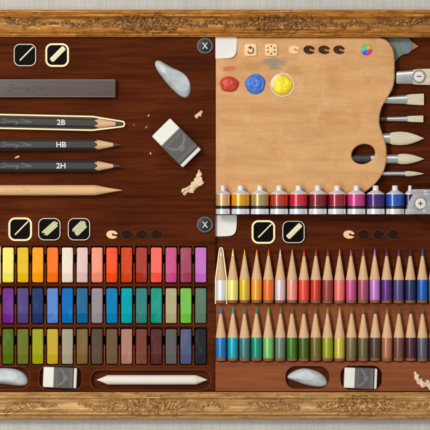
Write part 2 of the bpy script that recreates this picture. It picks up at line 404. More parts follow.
def rrect(x0, y0, x1, y1, r, seg=7):
    out = []
    for cx, cy, a0 in ((x1 - r, y0 + r, -90), (x1 - r, y1 - r, 0), (x0 + r, y1 - r, 90), (x0 + r, y0 + r, 180)):
        for k in range(seg + 1):
            a = radians(a0 + 90 * k / seg); out.append((cx + r * cos(a), cy + r * sin(a)))
    return out
def ellipse(rx, ry, n=40, cx=0, cy=0, rot=0):
    return [(cx + rx * cos(2 * pi * k / n) * cos(rot) - ry * sin(2 * pi * k / n) * sin(rot),
             cy + rx * cos(2 * pi * k / n) * sin(rot) + ry * sin(2 * pi * k / n) * cos(rot)) for k in range(n)]
def smooth(pts, sub=6, closed=True):
    n = len(pts); out = []
    idx = range(n) if closed else range(n - 1)
    g = (lambda i: pts[i % n]) if closed else (lambda i: pts[max(0, min(n - 1, i))])
    for i in idx:
        p0, p1, p2, p3 = (Vector(g(i + k)) for k in (-1, 0, 1, 2))
        for k in range(sub):
            t = k / sub
            out.append(tuple(0.5 * ((2 * p1) + (p2 - p0) * t + (2 * p0 - 5 * p1 + 4 * p2 - p3) * t * t + (3 * p1 - p0 - 3 * p2 + p3) * t ** 3)))
    if not closed: out.append(tuple(pts[-1]))
    return out

def holed(name, outlines, z0, z1, mat, parent=None, bev=0.5, loc=(0, 0, 0)):
    """slab with openings: first outline is the rim, the others are openings; coordinates already local mm (v up)"""
    cu = bpy.data.curves.new(name, 'CURVE'); cu.dimensions = '2D'; cu.fill_mode = 'BOTH'
    for poly in outlines:
        sp = cu.splines.new('POLY'); sp.points.add(len(poly) - 1); sp.use_cyclic_u = True
        for p, q in zip(sp.points, poly): p.co = (q[0], q[1], 0, 1)
    cu.bevel_depth = bev; cu.bevel_resolution = 2; cu.offset = -bev; cu.extrude = (z1 - z0) / 2 - bev
    tmp = bpy.data.objects.new('tmp', cu); COL.objects.link(tmp)
    dg = bpy.context.evaluated_depsgraph_get(); dg.update()
    me = bpy.data.meshes.new_from_object(tmp.evaluated_get(dg))
    bpy.data.objects.remove(tmp); bpy.data.curves.remove(cu)
    me.name = name
    me.transform(Matrix.Translation((0, 0, (z0 + z1) / 2 * S)) @ Matrix.Scale(S, 4))
    me.materials.clear(); me.materials.append(mat)
    me.polygons.foreach_set('use_smooth', [True] * len(me.polygons)); me.set_sharp_from_angle(angle=radians(35))
    o = bpy.data.objects.new(name, me); COL.objects.link(o); o.location = loc
    if parent: o.parent = parent
    return o

def text(name, s, size, mat, parent, loc, thick=0.06, bold=0.02, shear=0.0, sxy=(1, 1)):
    cu = bpy.data.curves.new(name, 'FONT'); cu.body = s; cu.size = size; cu.align_x = 'CENTER'; cu.align_y = 'CENTER'
    cu.extrude = thick; cu.offset = bold; cu.shear = shear
    tmp = bpy.data.objects.new('tmp', cu); COL.objects.link(tmp)
    dg = bpy.context.evaluated_depsgraph_get(); dg.update()
    me = bpy.data.meshes.new_from_object(tmp.evaluated_get(dg))
    bpy.data.objects.remove(tmp); bpy.data.curves.remove(cu)
    me.name = name; me.transform(Matrix.Diagonal((sxy[0] * S, sxy[1] * S, S, 1)))
    me.materials.clear(); me.materials.append(mat)
    o = bpy.data.objects.new(name, me); COL.objects.link(o); o.parent = parent; o.location = tuple(v * S for v in loc)
    return o

def tag(o, label=None, cat=None, group=None, kind=None):
    if label: o['label'] = label
    if cat: o['category'] = cat
    if group: o['group'] = group
    if kind: o['kind'] = kind
    return o
def thing(name, label, cat, x, y, z, rz=0.0, group=None):
    o = bpy.data.objects.new(name, None); COL.objects.link(o); o.empty_display_size = 0.005
    o.location = P(x, y, z); o.rotation_euler = (0, 0, rz)
    return tag(o, label, cat, group)
def mv(x, y): return (x - 215, 215 - y)     # layout -> world mm

# ================================================================== SETTING
L, R = -60, 490
FLOOR = 8.6
Z_TOP = 14.0        # pastel board top
wall = holed('wall', [[(-900, -900), (900, -900), (900, 900), (-900, 900)], [(L - 213, 215 - 417), (R - 217, 215 - 417), (R - 217, 215 - 12), (L - 213, 215 - 12)]], 0, 11.0, M['wall'], bev=.2); tag(wall, kind='structure')
Z_TAB = 2.0
tt = MB().box(*[215.3 - 215, R - 215], 215 - 214.6, 215 - 37, 0.2, Z_TAB).build('tabletop', M['mahogany']); tag(tt, kind='structure')

# ------------------------------------------------------------------ gilt frame
PROF = [(0, 0.3), (0, 24), (0.5, 26.5), (1.6, 28), (2.6, 28.2), (3.2, 26.6), (3.8, 26.4), (4.5, 29.2), (5.6, 30.6), (6.8, 30.2), (7.6, 28.2), (8.2, 26.6),
        (9.5, 25.2), (11, 24.4), (13, 23.9), (15, 23.8), (17, 24.2), (18.6, 25.0), (19.3, 25.2), (19.7, 23.6), (20.2, 23.6), (20.7, 25.4), (21.6, 26.2), (22.5, 25.6), (22.9, 23.4),
        (23.5, 23.2), (24.0, 24.4), (24.9, 24.9), (25.6, 24.3), (26.0, 22.4), (26.9, 21.8), (27, 20.5), (27, 0.3)]
PROF = [(d, z if z < 1 else 16.5 + (z - 20.5) * .8) for d, z in PROF]
def prof_z(d):
    for (a, za), (b, zb) in zip(PROF[1:], PROF[2:]):
        if a <= d <= b and b > a: return za + (zb - za) * (d - a) / (b - a)
    return 18
frame = thing('picture_frame', 'ornate worn gilt picture frame running along the top and bottom', 'picture frame', 215, 37, 0)
def rail(y_out, direction, mat):
    mb = MB(); vs = []; fs = []
    m = len(PROF); nx = 111
    rnd = random.Random(int(y_out) + 5)
    for i in range(nx):
        x = L + (R - L) * i / (nx - 1)
        for d, z in PROF:
            j = (rnd.random() - .5) * 0.22 if z > 17.8 else 0
            v = 215 - (y_out + direction * d)
            vs.append((x - 215, v - (215 - 37), z + j))
    for i in range(nx - 1):
        for k in range(m - 1):
            a, b = i * m + k, i * m + k + 1
            f = (a, b, b + m, a + m)
            fs.append(f if direction < 0 else f[::-1])
    fs += [tuple(range(m)), tuple(range((nx - 1) * m, nx * m))[::-1]]
    mb.add(vs, fs); return mb.build('rail', mat, frame, sharp=50)
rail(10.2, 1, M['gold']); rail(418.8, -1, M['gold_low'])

# (the frame's Empty sits at layout (215, 37): local v = 37 - y)
def orn(y_out, direction):
    mb = MB()
    def stroke(pts, r0, r1, lift=0.0, sub=5, peak=False):
        pp = smooth([Vector(p) for p in pts], sub, False); n = len(pp); q = []; rr = []
        for i, (x, d) in enumerate(pp):
            t = i / (n - 1); r = r0 + (r1 - r0) * t
            if peak: r = r0 + (r1 - r0) * sin(pi * t)
            d = max(1.2, min(26.0, d))
            q.append((x - 215, 37 - (y_out + direction * d), prof_z(d) + r * 0.3 + lift)); rr.append(max(r, 0.12))
        mb.tube(q, rr, 7, 1.15)
    return mb, stroke
def ground(cx, hw, y_out, direction, seed, dc=14.0, hd=6.2):
    """umber washed ground under an ornament, hugging the moulding"""
    from mathutils import noise
    vs = []; fs = []; idx = {}; st = 0.7
    nx, nd = int(hw * 2 / st) + 1, int(hd * 2 / .6) + 1
    for i in range(nx):
        for k in range(nd):
            x, d = cx - hw + i * st, dc - hd + k * .6
            q = ((x - cx) / hw) ** 2 + ((d - dc) / hd) ** 2 + .75 * noise.noise(Vector((x * .28, d * .4, seed))) + .35 * noise.noise(Vector((x * .9, d * 1.1, seed)))
            if q < .95: idx[i, k] = len(vs); vs.append((x - 215, 37 - (y_out + direction * d), prof_z(d) + .22 + .16 * noise.noise(Vector((x, d, seed)))))
    for i in range(nx - 1):
        for k in range(nd - 1):
            c = [(i, k), (i + 1, k), (i + 1, k + 1), (i, k + 1)]
            if all(q in idx for q in c):
                f = tuple(idx[q] for q in c); fs.append(f[::-1] if direction > 0 else f)
    MB().add(vs, fs).build('ornament_ground', M['orn_ground'], frame, sharp=0)
def spiral(cx, cd, r, turns, a0, sgn, n=16, shrink=0.25):
    return [(cx + r * (1 - (1 - shrink) * k / n) * cos(a0 + sgn * 2 * pi * turns * k / n), cd + r * (1 - (1 - shrink) * k / n) * sin(a0 + sgn * 2 * pi * turns * k / n)) for k in range(n + 1)]
def leaf(st, x, d, ang, ln, w, curl=0.3):
    """one acanthus lobe: a tapering rib curling to one side"""
    pts = []
    for k in range(5):
        t = k / 4; a = ang + curl * t * t * 2
        pts.append((x + ln * t * cos(a), d + ln * t * sin(a)))
    st(pts, w * 0.5, w, peak=True)
def cartouche(cx, y_out, direction, seed, half=34, dark=1.0):
    mb, st = orn(y_out, direction); rn = random.Random(seed)
    ground(cx, (half - 6) * dark, y_out, direction, seed * 3.7, 14.2, 5.0 * dark)
    for k in range(9):                       # shell
        a = pi + pi * (k + 0.5) / 9
        leaf(st, cx, 15.5, a, 8.0 + 1.5 * sin(a * 2) ** 2, 1.15, 0.05)
    for k in range(7):
        leaf(st, cx, 15.5, pi * (k + 0.5) / 7, 5.4, 1.0, 0.0)
    st(spiral(cx, 15.3, 1.3, 1, 0, 1, 8, 0.9), 0.8, 0.8, 0.6)
    for s in (-1, 1):
        st([(cx + s * p[0], p[1]) for p in ((1, 24.3), (8, 23.2), (15, 20.8), (20, 17.0), (22, 13.0), (20.5, 9.4), (17.0, 8.6), (15.4, 10.8), (17.2, 12.4))], 0.75, 1.0)
        st([(cx + s * p[0], p[1]) for p in ((2, 6.4), (8, 5.2), (14, 6.2), (18.5, 8.0), (23, 7.2), (25.5, 4.8))], 0.9, 0.5)
        st([(cx + s * p[0], p[1]) for p in ((5, 20), (9.5, 18.4), (11.8, 15), (10, 11.8), (7.2, 12.6), (7.8, 15.0))], 0.9, 0.6, 0.3)
        for k in range(22):                  # leaf sprays along the flanks
            t = k / 21; x = cx + s * (17 + (half - 7) * t)
            dd = 14.2 + 2.4 * sin(t * 6.5 + seed) * (1 - t * .6)
            for sg in (-1, 1):
                a = (0 if s > 0 else pi) + s * sg * (0.7 + rn.random() * 0.7)
                leaf(st, x + rn.uniform(-.8, .8), dd + rn.uniform(-.6, .6), a, (7.4 - 4.0 * t) * rn.uniform(.65, 1.25), 1.15 - 0.5 * t, s * sg * rn.uniform(-.7, .1))
        for k in range(46):                  # small foliage filling the shield
            u = rn.uniform(2, 21); a = rn.uniform(0, 6.3)
            leaf(st, cx + s * u, rn.uniform(7.5, 20.5 - u * .12), a, rn.uniform(2.2, 4.6), rn.uniform(.6, 1.0), rn.uniform(-.8, .8))
        for k in range(5):
            st(spiral(cx + s * rn.uniform(6, 28), rn.uniform(8.5, 19), rn.uniform(1.2, 2.2), 1.1, rn.uniform(0, 6), rn.choice((-1, 1)), 12, .3), .65, .45, .3)
        st([(cx + s * (18 + (half - 6) * t), 14.2 + 2.4 * sin(t * 6.5 + seed) * (1 - t * .6)) for t in (0, .2, .4, .6, .8, 1)], 0.8, 0.3)
    mb.build('ornament', M['gold_orn'] if direction > 0 else M['orn_low'], frame, sharp=60)
def acanthus(x0, x1, d0, y_out, direction, seed, s=1):
    """long leaf sweep from a rosette at x0 to a fine tip at x1"""
    mb, st = orn(y_out, direction); rn = random.Random(seed); sg = 1 if x1 > x0 else -1; ln = abs(x1 - x0)
    st(spiral(x0, d0, 3.4, 1.6, 0, sg, 22, 0.2), 0.95, 0.6); st(spiral(x0, d0, 0.7, 1, 0, 1, 8, .9), 0.7, 0.7, .4)
    st([(x0 + sg * ln * t, d0 + (14.5 - d0) * min(1, t * 1.6) + 2.2 * sin(t * 5.5) * s * (1 - t * .7)) for t in [k / 10 for k in range(1, 11)]], 1.15, 0.3)
    for k in range(19):
        t = 0.06 + 0.9 * k / 18; x = x0 + sg * ln * t; d = d0 + (14.5 - d0) * min(1, t * 1.6) + 2.2 * sin(t * 5.5) * s * (1 - t * .7)
        for q in (-1, 1):
            leaf(st, x, d, (0 if sg > 0 else pi) + sg * q * rn.uniform(.5, .95), (8.4 - 5.0 * t) * rn.uniform(.7, 1.2), 1.15 - .5 * t, -sg * q * .45)
    st(spiral(x0 + sg * ln * .3, d0 + (14.5 - d0) * .5 + 4.2, 2.8, 1.3, pi / 2, -sg, 18, .25), .85, .5)
    st(spiral(x0 + sg * ln * .52, 12.0, 2.2, 1.2, pi / 2, sg, 16, .25), .7, .45)
    mb.build('ornament', M['gold_orn'] if direction > 0 else M['orn_low'], frame, sharp=60)
def spray(x0, x1, y_out, direction, seed):
    """thin running vine in the hollow"""
    mb, st = orn(y_out, direction); rn = random.Random(seed)
    f = lambda x: 14 + 2.1 * sin(x * .21 + seed)
    st([(x0 + (x1 - x0) * k / 14, f(x0 + (x1 - x0) * k / 14)) for k in range(15)], .35, .75, peak=True)
    n = int(abs(x1 - x0) / 1.5)
    for k in range(n):
        x = x0 + (x1 - x0) * (k + .5) / n; e = sin(pi * (k + .5) / n)
        for q in (-1, 1): leaf(st, x, f(x), (0 if x1 > x0 else pi) + q * rn.uniform(.5, 1.2), rn.uniform(2.0, 4.2) * (.5 + .5 * e), .5 + .35 * e, rn.uniform(-.6, .6))
        if k % 6 == 3: st(spiral(x, f(x) + rn.choice((-2.6, 2.6)), 1.7, 1.2, rn.uniform(0, 6), rn.choice((-1, 1)), 12, .3), .55, .4)
    mb.build('ornament', M['gold_orn'] if direction > 0 else M['orn_low'], frame, sharp=60)
for q in ((104, 62), (192, 238), (326, 372)): spray(q[0], q[1], 10.2, 1, q[0])
for q in ((110, 78), (196, 228), (402, 428)): spray(q[0], q[1], 418.8, -1, q[0])
cartouche(149, 10.2, 1, 1); cartouche(281, 10.2, 1, 2)
acanthus(425, 376, 8.5, 10.2, 1, 3); acanthus(9, 58, 9.5, 10.2, 1, 4)
cartouche(152, 418.8, -1, 5, dark=.72); acanthus(7, 56, 8.5, 418.8, -1, 6)
acanthus(296, 248, 12.5, 418.8, -1, 8, -1); cartouche(362, 418.8, -1, 7, dark=.72)

# ------------------------------------------------------------------ pastel tray (the whole left half is one board)
tray = thing('pastel_tray', 'dark mahogany board with rows of slots filled by pastels', 'tray', 0, 215, 0)
def tl(x, y): return (x, 215 - y)           # local of tray
PX0, PDX = 8.3, 14.81
ROWS = [247.5, 288.2, 329.0]
def slot_row(y0):
    top, bot, nt, nb = y0 - 1.5, y0 + 36.1, y0 + 7.2, y0 + 15.6
    hw = 6.35; out = []
    ks = list(range(-3, 14))
    for i, k in enumerate(ks):
        c = PX0 + PDX * k; l, r = c - hw, c + hw
        out += ([(l, nt)] if i else []) + [(l, top + .7), (l + .7, top), (r - .7, top), (r, top + .7)]
        if i < len(ks) - 1: out.append((r, nt))
    for i, k in reversed(list(enumerate(ks))):
        c = PX0 + PDX * k; l, r = c - hw, c + hw
        out += ([(r, nb)] if i < len(ks) - 1 else []) + [(r, bot - 2), (r - .6, bot - .6), (r - 2, bot), (l + 2, bot), (l + .6, bot - .6), (l, bot - 2)]
        if i: out.append((l, nb))
    return [tl(*p) for p in out]
outl = [[tl(L, 391), tl(215.2, 391), tl(215.2, 37), tl(L, 37)]]
for y in ROWS: outl.append(slot_row(y))
outl.append([tl(*p) for p in rrect(-22, 367, 29.5, 388.8, 10)])
outl.append([tl(*p) for p in rrect(39.6, 366.6, 81.8, 389.2, 8.5)])
outl.append([tl(*p) for p in rrect(91.5, 370.5, 210, 389.4, 8.5)])
holed('board', outl, FLOOR + .1, Z_TOP, M['mahogany'], tray, bev=0.7)
M['edge_highlight'] = wood('painted_edge_highlight', [(0.28, (98, 48, 27)), (0.5, (116, 58, 33)), (0.75, (106, 52, 29))])  # lighter wood colour standing in for light on bevelled edges
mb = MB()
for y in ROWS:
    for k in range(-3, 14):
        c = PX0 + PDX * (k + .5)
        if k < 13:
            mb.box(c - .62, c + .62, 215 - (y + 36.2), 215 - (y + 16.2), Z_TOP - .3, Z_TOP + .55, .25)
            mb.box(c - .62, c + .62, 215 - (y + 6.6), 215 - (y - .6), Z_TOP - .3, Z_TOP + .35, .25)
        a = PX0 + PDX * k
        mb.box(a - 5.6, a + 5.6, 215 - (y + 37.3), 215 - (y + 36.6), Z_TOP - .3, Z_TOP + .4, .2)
mb.build('divider_highlight', M['edge_highlight'], tray)  # raised pale strips added to paint the highlight along the slot dividers
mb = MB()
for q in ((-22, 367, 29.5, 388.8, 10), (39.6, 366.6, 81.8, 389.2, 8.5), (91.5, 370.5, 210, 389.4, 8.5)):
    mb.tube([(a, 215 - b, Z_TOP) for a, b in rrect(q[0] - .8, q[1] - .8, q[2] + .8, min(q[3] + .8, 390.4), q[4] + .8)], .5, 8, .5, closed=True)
mb.build('recess_edge_highlight', M['edge_highlight'], tray)  # pale outlines painted where the recess rims would catch light
M['notch'] = mk('painted_notch_shade', (34, 17, 10), .95, .05)  # near-black colour used as painted shade on the slot floors
for y in ROWS:                               # one dark strip along each row paints the deep shade inside the notches
    MB().box(PX0 - 3 * PDX, PX0 + 12.8 * PDX, 215 - (y + 15.2), 215 - (y + 7.6), FLOOR - .2, FLOOR + .03).build('notch_shade', M['notch'], tray)
MB().box(L, 215.2, 215 - 391, 215 - 37, 0.3, FLOOR).build('tray_floor', M['mahogany_low'], tray)

# ------------------------------------------------------------------ coloured-pencil tray, three steps
ptray = thing('pencil_tray', 'stepped brown wooden tray holding two tiers of coloured pencils', 'tray', 215, 391, 0)
def pl(x, y): return (x - 215, 391 - y)
ZA, ZB, ZC = 9.0, 12.0, 18.0
MB().box(.4, R - 215, 391 - 303.4, 391 - 214.8, .3, ZA, .4).build('upper_step', M['mahogany'], ptray)
MB().box(.4, R - 215, 391 - 361.2, 391 - 303.4, .3, ZB, .5).build('middle_step', M['mid_wood'], ptray)
outl = [[pl(215.4, 391), pl(R, 391), pl(R, 361.2), pl(215.4, 361.2)],
        [pl(*p) for p in rrect(285.6, 366, 329, 388.4, 10)], [pl(*p) for p in rrect(340.4, 365.6, 381.6, 389, 9)]]
holed('lower_step', outl, 13.0, ZC, M['mid_wood'], ptray, bev=0.6)
MB().box(.4, R - 215, .05, 391 - 361.3, .3, 12.9).build('tray_floor', M['mahogany_low'], ptray)

# ================================================================== PASTELS
ROWC = [
 [('white', (232, 228, 220)), ('pale yellow', (251, 237, 122)), ('mustard', (232, 192, 46)), ('amber', (255, 166, 44)), ('deep orange', (255, 122, 46)), ('cream', (242, 228, 208)),
  ('pale pink', (232, 198, 194)), ('salmon', (247, 158, 132)), ('red orange', (250, 88, 52)), ('rust red', (214, 74, 36)), ('brick red', (174, 72, 62)), ('coral pink', (255, 114, 102)),
  ('magenta pink', (208, 92, 142)), ('mauve', (168, 78, 98)), ('orchid', (202, 120, 202))],
 [('purple', (114, 54, 144)), ('slate violet', (88, 74, 132)), ('navy', (44, 60, 108)), ('cornflower', (98, 138, 206)), ('blue', (24, 112, 188)), ('steel blue', (48, 108, 152)), ('grey lilac', (152, 142, 152)),
  ('cerulean', (22, 130, 184)), ('turquoise', (4, 166, 178)), ('muted teal', (58, 132, 128)), ('sea green', (36, 156, 132)), ('khaki', (182, 172, 132)), ('lime green', (122, 196, 84)), ('grey green', (98, 124, 104))],
 [('grass green', (86, 110, 32)), ('olive green', (108, 117, 46)), ('yellow green', (162, 165, 40)), ('ochre yellow', (202, 172, 58)), ('grey beige', (168, 162, 138)), ('olive brown', (128, 102, 58)), ('dark taupe', (92, 74, 62)),
  ('umber', (112, 88, 64)), ('dusty pink', (182, 130, 112)), ('red brown', (124, 70, 58)), ('maroon', (88, 46, 48)), ('mid grey', (98, 98, 98)), ('slate blue', (84, 94, 128)), ('charcoal black', (38, 42, 46))]]
def pastel_mesh(seed):
    rn = random.Random(seed); mb = MB(); hw, hl, hh = 5.55, 17.5, 3.7
    from mathutils import noise
    n, seg = 30, 40; secs = [-hl, -hl + .35, -hl + .9] + [-hl + 1.6 + (2 * hl - 3.2) * i / (n - 7) for i in range(n - 6)] + [hl - .9, hl - .35, hl]
    vs = []; fs = []; m = len(secs)
    for i, u in enumerate(secs):
        sh = {0: 1.0, 1: .42, 2: .12}.get(min(i, m - 1 - i), 0.0)
        for k in range(seg):
            a = 2 * pi * k / seg; c, d = cos(a), sin(a); e = 9
            q = math.copysign(abs(c) ** (2 / e), c); w = math.copysign(abs(d) ** (2 / e), d)
            j = noise.noise(Vector((u * .35, q * 3 + seed * 5.1, w * 3))); big = noise.noise(Vector((u * .12, q * 2, seed * 2.3 + w)))
            wear = max(0, big - .15) * 1.3 * (abs(q * w) ** 3)
            px = q * (hw - sh - .10 * j - wear); pz = hh + w * (hh - sh - .07 * j - wear)
            vs.append((px, u + (.35 * noise.noise(Vector((q * 1.4, w, seed + (9 if i > m / 2 else 0)))) if sh else 0), max(0, pz)))
    for i in range(m - 1):
        for k in range(seg):
            a, b = i * seg + k, i * seg + (k + 1) % seg; fs.append((a, a + seg, b + seg, b))
    fs += [tuple(range(seg)), tuple(range((m - 1) * seg, m * seg))[::-1]]
    return mb.add(vs, fs)
TIER = ['top', 'middle', 'bottom']
for r, row in enumerate(ROWC):
    k0 = -1 if r == 0 else 0
    for i, (nm, c) in enumerate(row):
        k = i + k0
        nb = [row[j][0] for j in (i - 1, i + 1) if 0 <= j < len(row)]
        rel = ('between %s and %s ones' % tuple(nb)) if len(nb) == 2 else ('at the row end beside the %s one' % nb[0])
        o = pastel_mesh(r * 20 + i).build('pastel_stick', paint('pastel', c), None, P(PX0 + PDX * k, ROWS[r] + 17.5, FLOOR + .04), radians(random.uniform(-.35, .35)))
        tag(o, '%s pastel in the %s row, %s' % (nm, TIER[r], rel), 'pastel', 'pastel sticks lying in the tray')
        if k == -1:
            o['label'] = 'white pastel stick with lit cream outline, at the left end of the top row'
            MB().tube([(a, b, 6.4) for a, b in rrect(-6.5, -18.6, 6.5, 18.6, 1.2)], .75, 8, closed=True).build('glowing_outline', M['glow'], o)

# ================================================================== GRAPHITE PENCILS
def script(mat, parent, x, y, z, sc=1.0, rc=0):
    """flowing illegible signature-like lettering"""
    mb = MB()
    zz = lambda v: z - rc + sqrt(max(0, rc * rc - v * v)) if rc else z
    def st(p, r=.2): mb.tube([(x + a * sc, y + b * sc, zz(y + b * sc)) for a, b in smooth([Vector(q) for q in p], 5, False)], r * sc, 6, .4)
    st([(3.4, 2.3), (1.2, 2.9), (.2, 1.7), (2.0, .3), (2.6, -1.2), (.6, -2.1), (-1.6, -1.4), (-.6, -.7)])
    pts = []; n = 64
    for k in range(n):
        t = k / (n - 1); ph = t * 2 * pi * 5
        pts.append((3.2 + 10.2 * t - .55 * sin(ph), -1.2 + .95 * (1 - cos(ph)) * (0.75 + .25 * sin(k))))
    mb.tube([(x + a * sc, y + b * sc, zz(y + b * sc)) for a, b in pts], .18 * sc, 6, .4)
    st([(13.4, .4), (13.8, -1.0), (15, -.8), (15.4, .5), (15.0, -2.4), (13.4, -3.3), (12.8, -2.3), (15, -1.0), (16.6, -.4)])
    st([(21.6, 2.2), (19.4, 2.7), (18.6, 1.5), (20.2, .2), (20.4, -1.3), (18.6, -1.9), (17.2, -1.3)])
    st([(22.8, 2.4), (22.3, .2), (22.4, -1.2), (23.2, -1.0), (24.4, .4), (25.4, .5), (24.2, -.9), (25.0, -1.2), (26.2, .4), (26.2, -1.1), (27.2, .3), (28.2, .6), (28.0, -.9), (29.2, -1.1)])
    st([(21.4, 1.0), (24.2, 1.2)])
    mb.build('script', mat, parent)
def hexr(a, ro):                            # hexagon with a flat on top, corner radius ro
    b = (a + pi / 6 - pi / 6) % (pi / 3) - pi / 6
    return ro * cos(pi / 6) / cos(((a) % (pi / 3)) - pi / 6)
def hex_pencil(nm, label, x_cone, y, tip, rz, ro, grade, glow=False):
    """axis along u; empty at the cone's foot"""
    t = thing(nm, label, 'pencil', x_cone, y, Z_TOP, rz, 'graphite pencils lying on the dark board')
    ax = ro * cos(pi / 6); seg = 72
    xl, rl = tip - 7.4, 1.95                # lead starts here
    slope = (xl) / (ro - rl)
    def xe(r): return (ro - r) * slope
    ring = lambda u, r, a: (u, r * cos(a), ax + r * sin(a))
    vs = []; fs = []
    for row, u in enumerate((-150, -60, -10, None)):
        for k in range(seg):
            a = 2 * pi * k / seg; r = min(hexr(a, ro), ro * .972)
            vs.append(ring(xe(r) if u is None else u, r, a))
    for i in range(3):
        for k in range(seg):
            a, b = i * seg + k, i * seg + (k + 1) % seg; fs.append((a, b, b + seg, a + seg))
    fs.append(tuple(range(seg))[::-1])
    MB().add(vs, fs).build('barrel', M['black_paint'], t, sharp=25)
    vs = []; fs = []; N_ = 6
    for i in range(N_ + 1):
        for k in range(seg):
            a = 2 * pi * k / seg; r0 = min(hexr(a, ro), ro * .972); q = i / N_
            r = r0 + (rl - r0) * q; vs.append(ring(xe(r) + .01, r - .02, a))
    for i in range(N_):
        for k in range(seg):
            a, b = i * seg + k, i * seg + (k + 1) % seg; fs.append((a, b, b + seg, a + seg))
    MB().add(vs, fs).build('sharpened_wood', M['cedar'], t)
    MB().loft([(xl, 0, ax, rl, rl), (xl + 2.2, 0, ax, rl * .80, rl * .80), (tip - 1, 0, ax, .75, .75), (tip - .2, 0, ax, .5, .5), (tip, 0, ax, .2, .2)], 20).build('lead', M['lead'], t)
    script(M['script'], t, -90, .2, 2 * ax + .05, .98)
    text('grade_mark', grade, 7.6, M['print'], t, (-32.3, -.1, 2 * ax + .05), bold=.16, sxy=(1.05, 1))
    if glow:
        g = ro + .9
        pts = [(-150, g), (-1, g), (tip - 2, 2.7), (tip + .6, 2.2), (tip + 1.4, 0), (tip + .6, -2.2), (tip - 2, -2.7), (-1, -g), (-150, -g)]
        fine = []
        for a, b in zip(pts, pts[1:]):
            nn = max(2, int(hypot(b[0] - a[0], b[1] - a[1]) / 6))
            fine += [(a[0] + (b[0] - a[0]) * k / nn, a[1] + (b[1] - a[1]) * k / nn) for k in range(nn)]
        fine.append(pts[-1])
        MB().tube([(a, b, ax) for a, b in fine], .8, 8).build('glowing_outline', M['glow'], t)
    return t
hex_pencil('graphite_pencil', 'dark grey 2B pencil wrapped in a lit cream outline', 94, 123.6, 29.3, radians(-1.25), 5.9, '2B', True)
hex_pencil('graphite_pencil', 'dark grey HB pencil between the 2B and 2H pencils', 94, 145.0, 26.8, radians(.1), 5.9, 'HB')
hex_pencil('graphite_pencil', 'dark grey 2H pencil above the bare wooden stick', 94, 166.1, 26.8, radians(0), 5.9, '2H')
t = thing('wooden_stick', 'bare pale wooden stick with a sharpened point below the 2H pencil', 'stick', 96, 190.3, Z_TOP)
MB().loft([(-156, 0, 5.2, 5.2, 5.2), (0, 0, 5.2, 5.2, 5.2)], 32).build('shaft', M['pale_stick'], t)
MB().loft([(0, 0, 5.2, 5.15, 5.15), (13, 0, 5.2, 2.6, 2.6), (25, 0, 5.2, .5, .5), (26.4, 0, 5.2, .15, .15)], 32).build('point', M['pale_stick'], t)
script(M['script_pale'], t, -91, .1, 10.45, .9, 5.25)

t = thing('graphite_stick', 'flat grey graphite block above the pencils', 'drawing stick', 116, 88.6, Z_TOP)
MB().box(-176, 0, -9, 9, 0, 7, .9).build('block', M['graphite_stick'], t)
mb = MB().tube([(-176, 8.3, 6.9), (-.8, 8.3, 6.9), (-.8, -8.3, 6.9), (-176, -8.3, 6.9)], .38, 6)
M['stick_edge'] = mk('pale_stick_edge', (142, 132, 124), .45, .3)  # paler line along the upper edges of the block
mb.build('pale_edge', M['stick_edge'], t)
script(M['script_dark'], t, -106, .2, 7.02, 1.25)

# ================================================================== PUTTY, ERASERS, SHAVINGS
def putty(label, outline, x, y, z, h, facet):
    pts = smooth([(a - x, y - b) for a, b in outline], 8)
    if sum(pts[i][0] * pts[(i + 1) % len(pts)][1] - pts[(i + 1) % len(pts)][0] * pts[i][1] for i in range(len(pts))) < 0: pts = pts[::-1]
    from mathutils import noise
    def fn(u, v, w):
        nz = noise.noise(Vector((u * .11, v * .11, x * .3)))
        w2 = w * (1 + .16 * nz)
        if facet:
            a, b, c, d = facet; w2 = min(w2, c + a * u + b * v) if d else w2
        return w2
    mb = MB().dome(pts, h, 34, 0, 2.0, fn)
    o = mb.build('kneaded_eraser', M['putty'], None, P(x, y, z), sharp=0)
    return tag(o, label, 'eraser', 'grey kneaded erasers')
putty('pale grey kneaded eraser lying on the dark board right of the graphite block', [(156, 61.2), (160, 60.8), (166, 64), (173, 68), (180, 71), (186, 75.6), (190, 82.5), (190.8, 90), (188.6, 96), (184.6, 97.8), (179, 95.2), (171, 88), (163, 78.5), (157, 70), (155, 64.5)],
      174, 80, Z_TOP, 11, (-.40, -.22, 8.2, 1))
putty('pale grey kneaded eraser in the oval recess at the left end', [(-16, 377), (-10, 371), (0, 368.2), (8, 368), (16, 369.6), (23, 373), (27.2, 378.4), (27.6, 383), (24.5, 385.8), (16, 386), (7, 384.8), (0, 384), (-10, 382)],
      8, 377, FLOOR, 9, (-.05, -.45, 8.5, 1))
putty('pale grey kneaded eraser in the oval recess below the coloured pencils', [(287, 376.6), (291, 372.8), (298, 369.4), (305, 368.2), (313, 369.8), (321, 373.4), (326.2, 379), (327, 384.4), (322, 386.8), (313, 386.4), (304, 384.4), (296, 381.4), (289.4, 379)],
      308, 377.5, 13, 9, (.05, -.45, 8.5, 1))

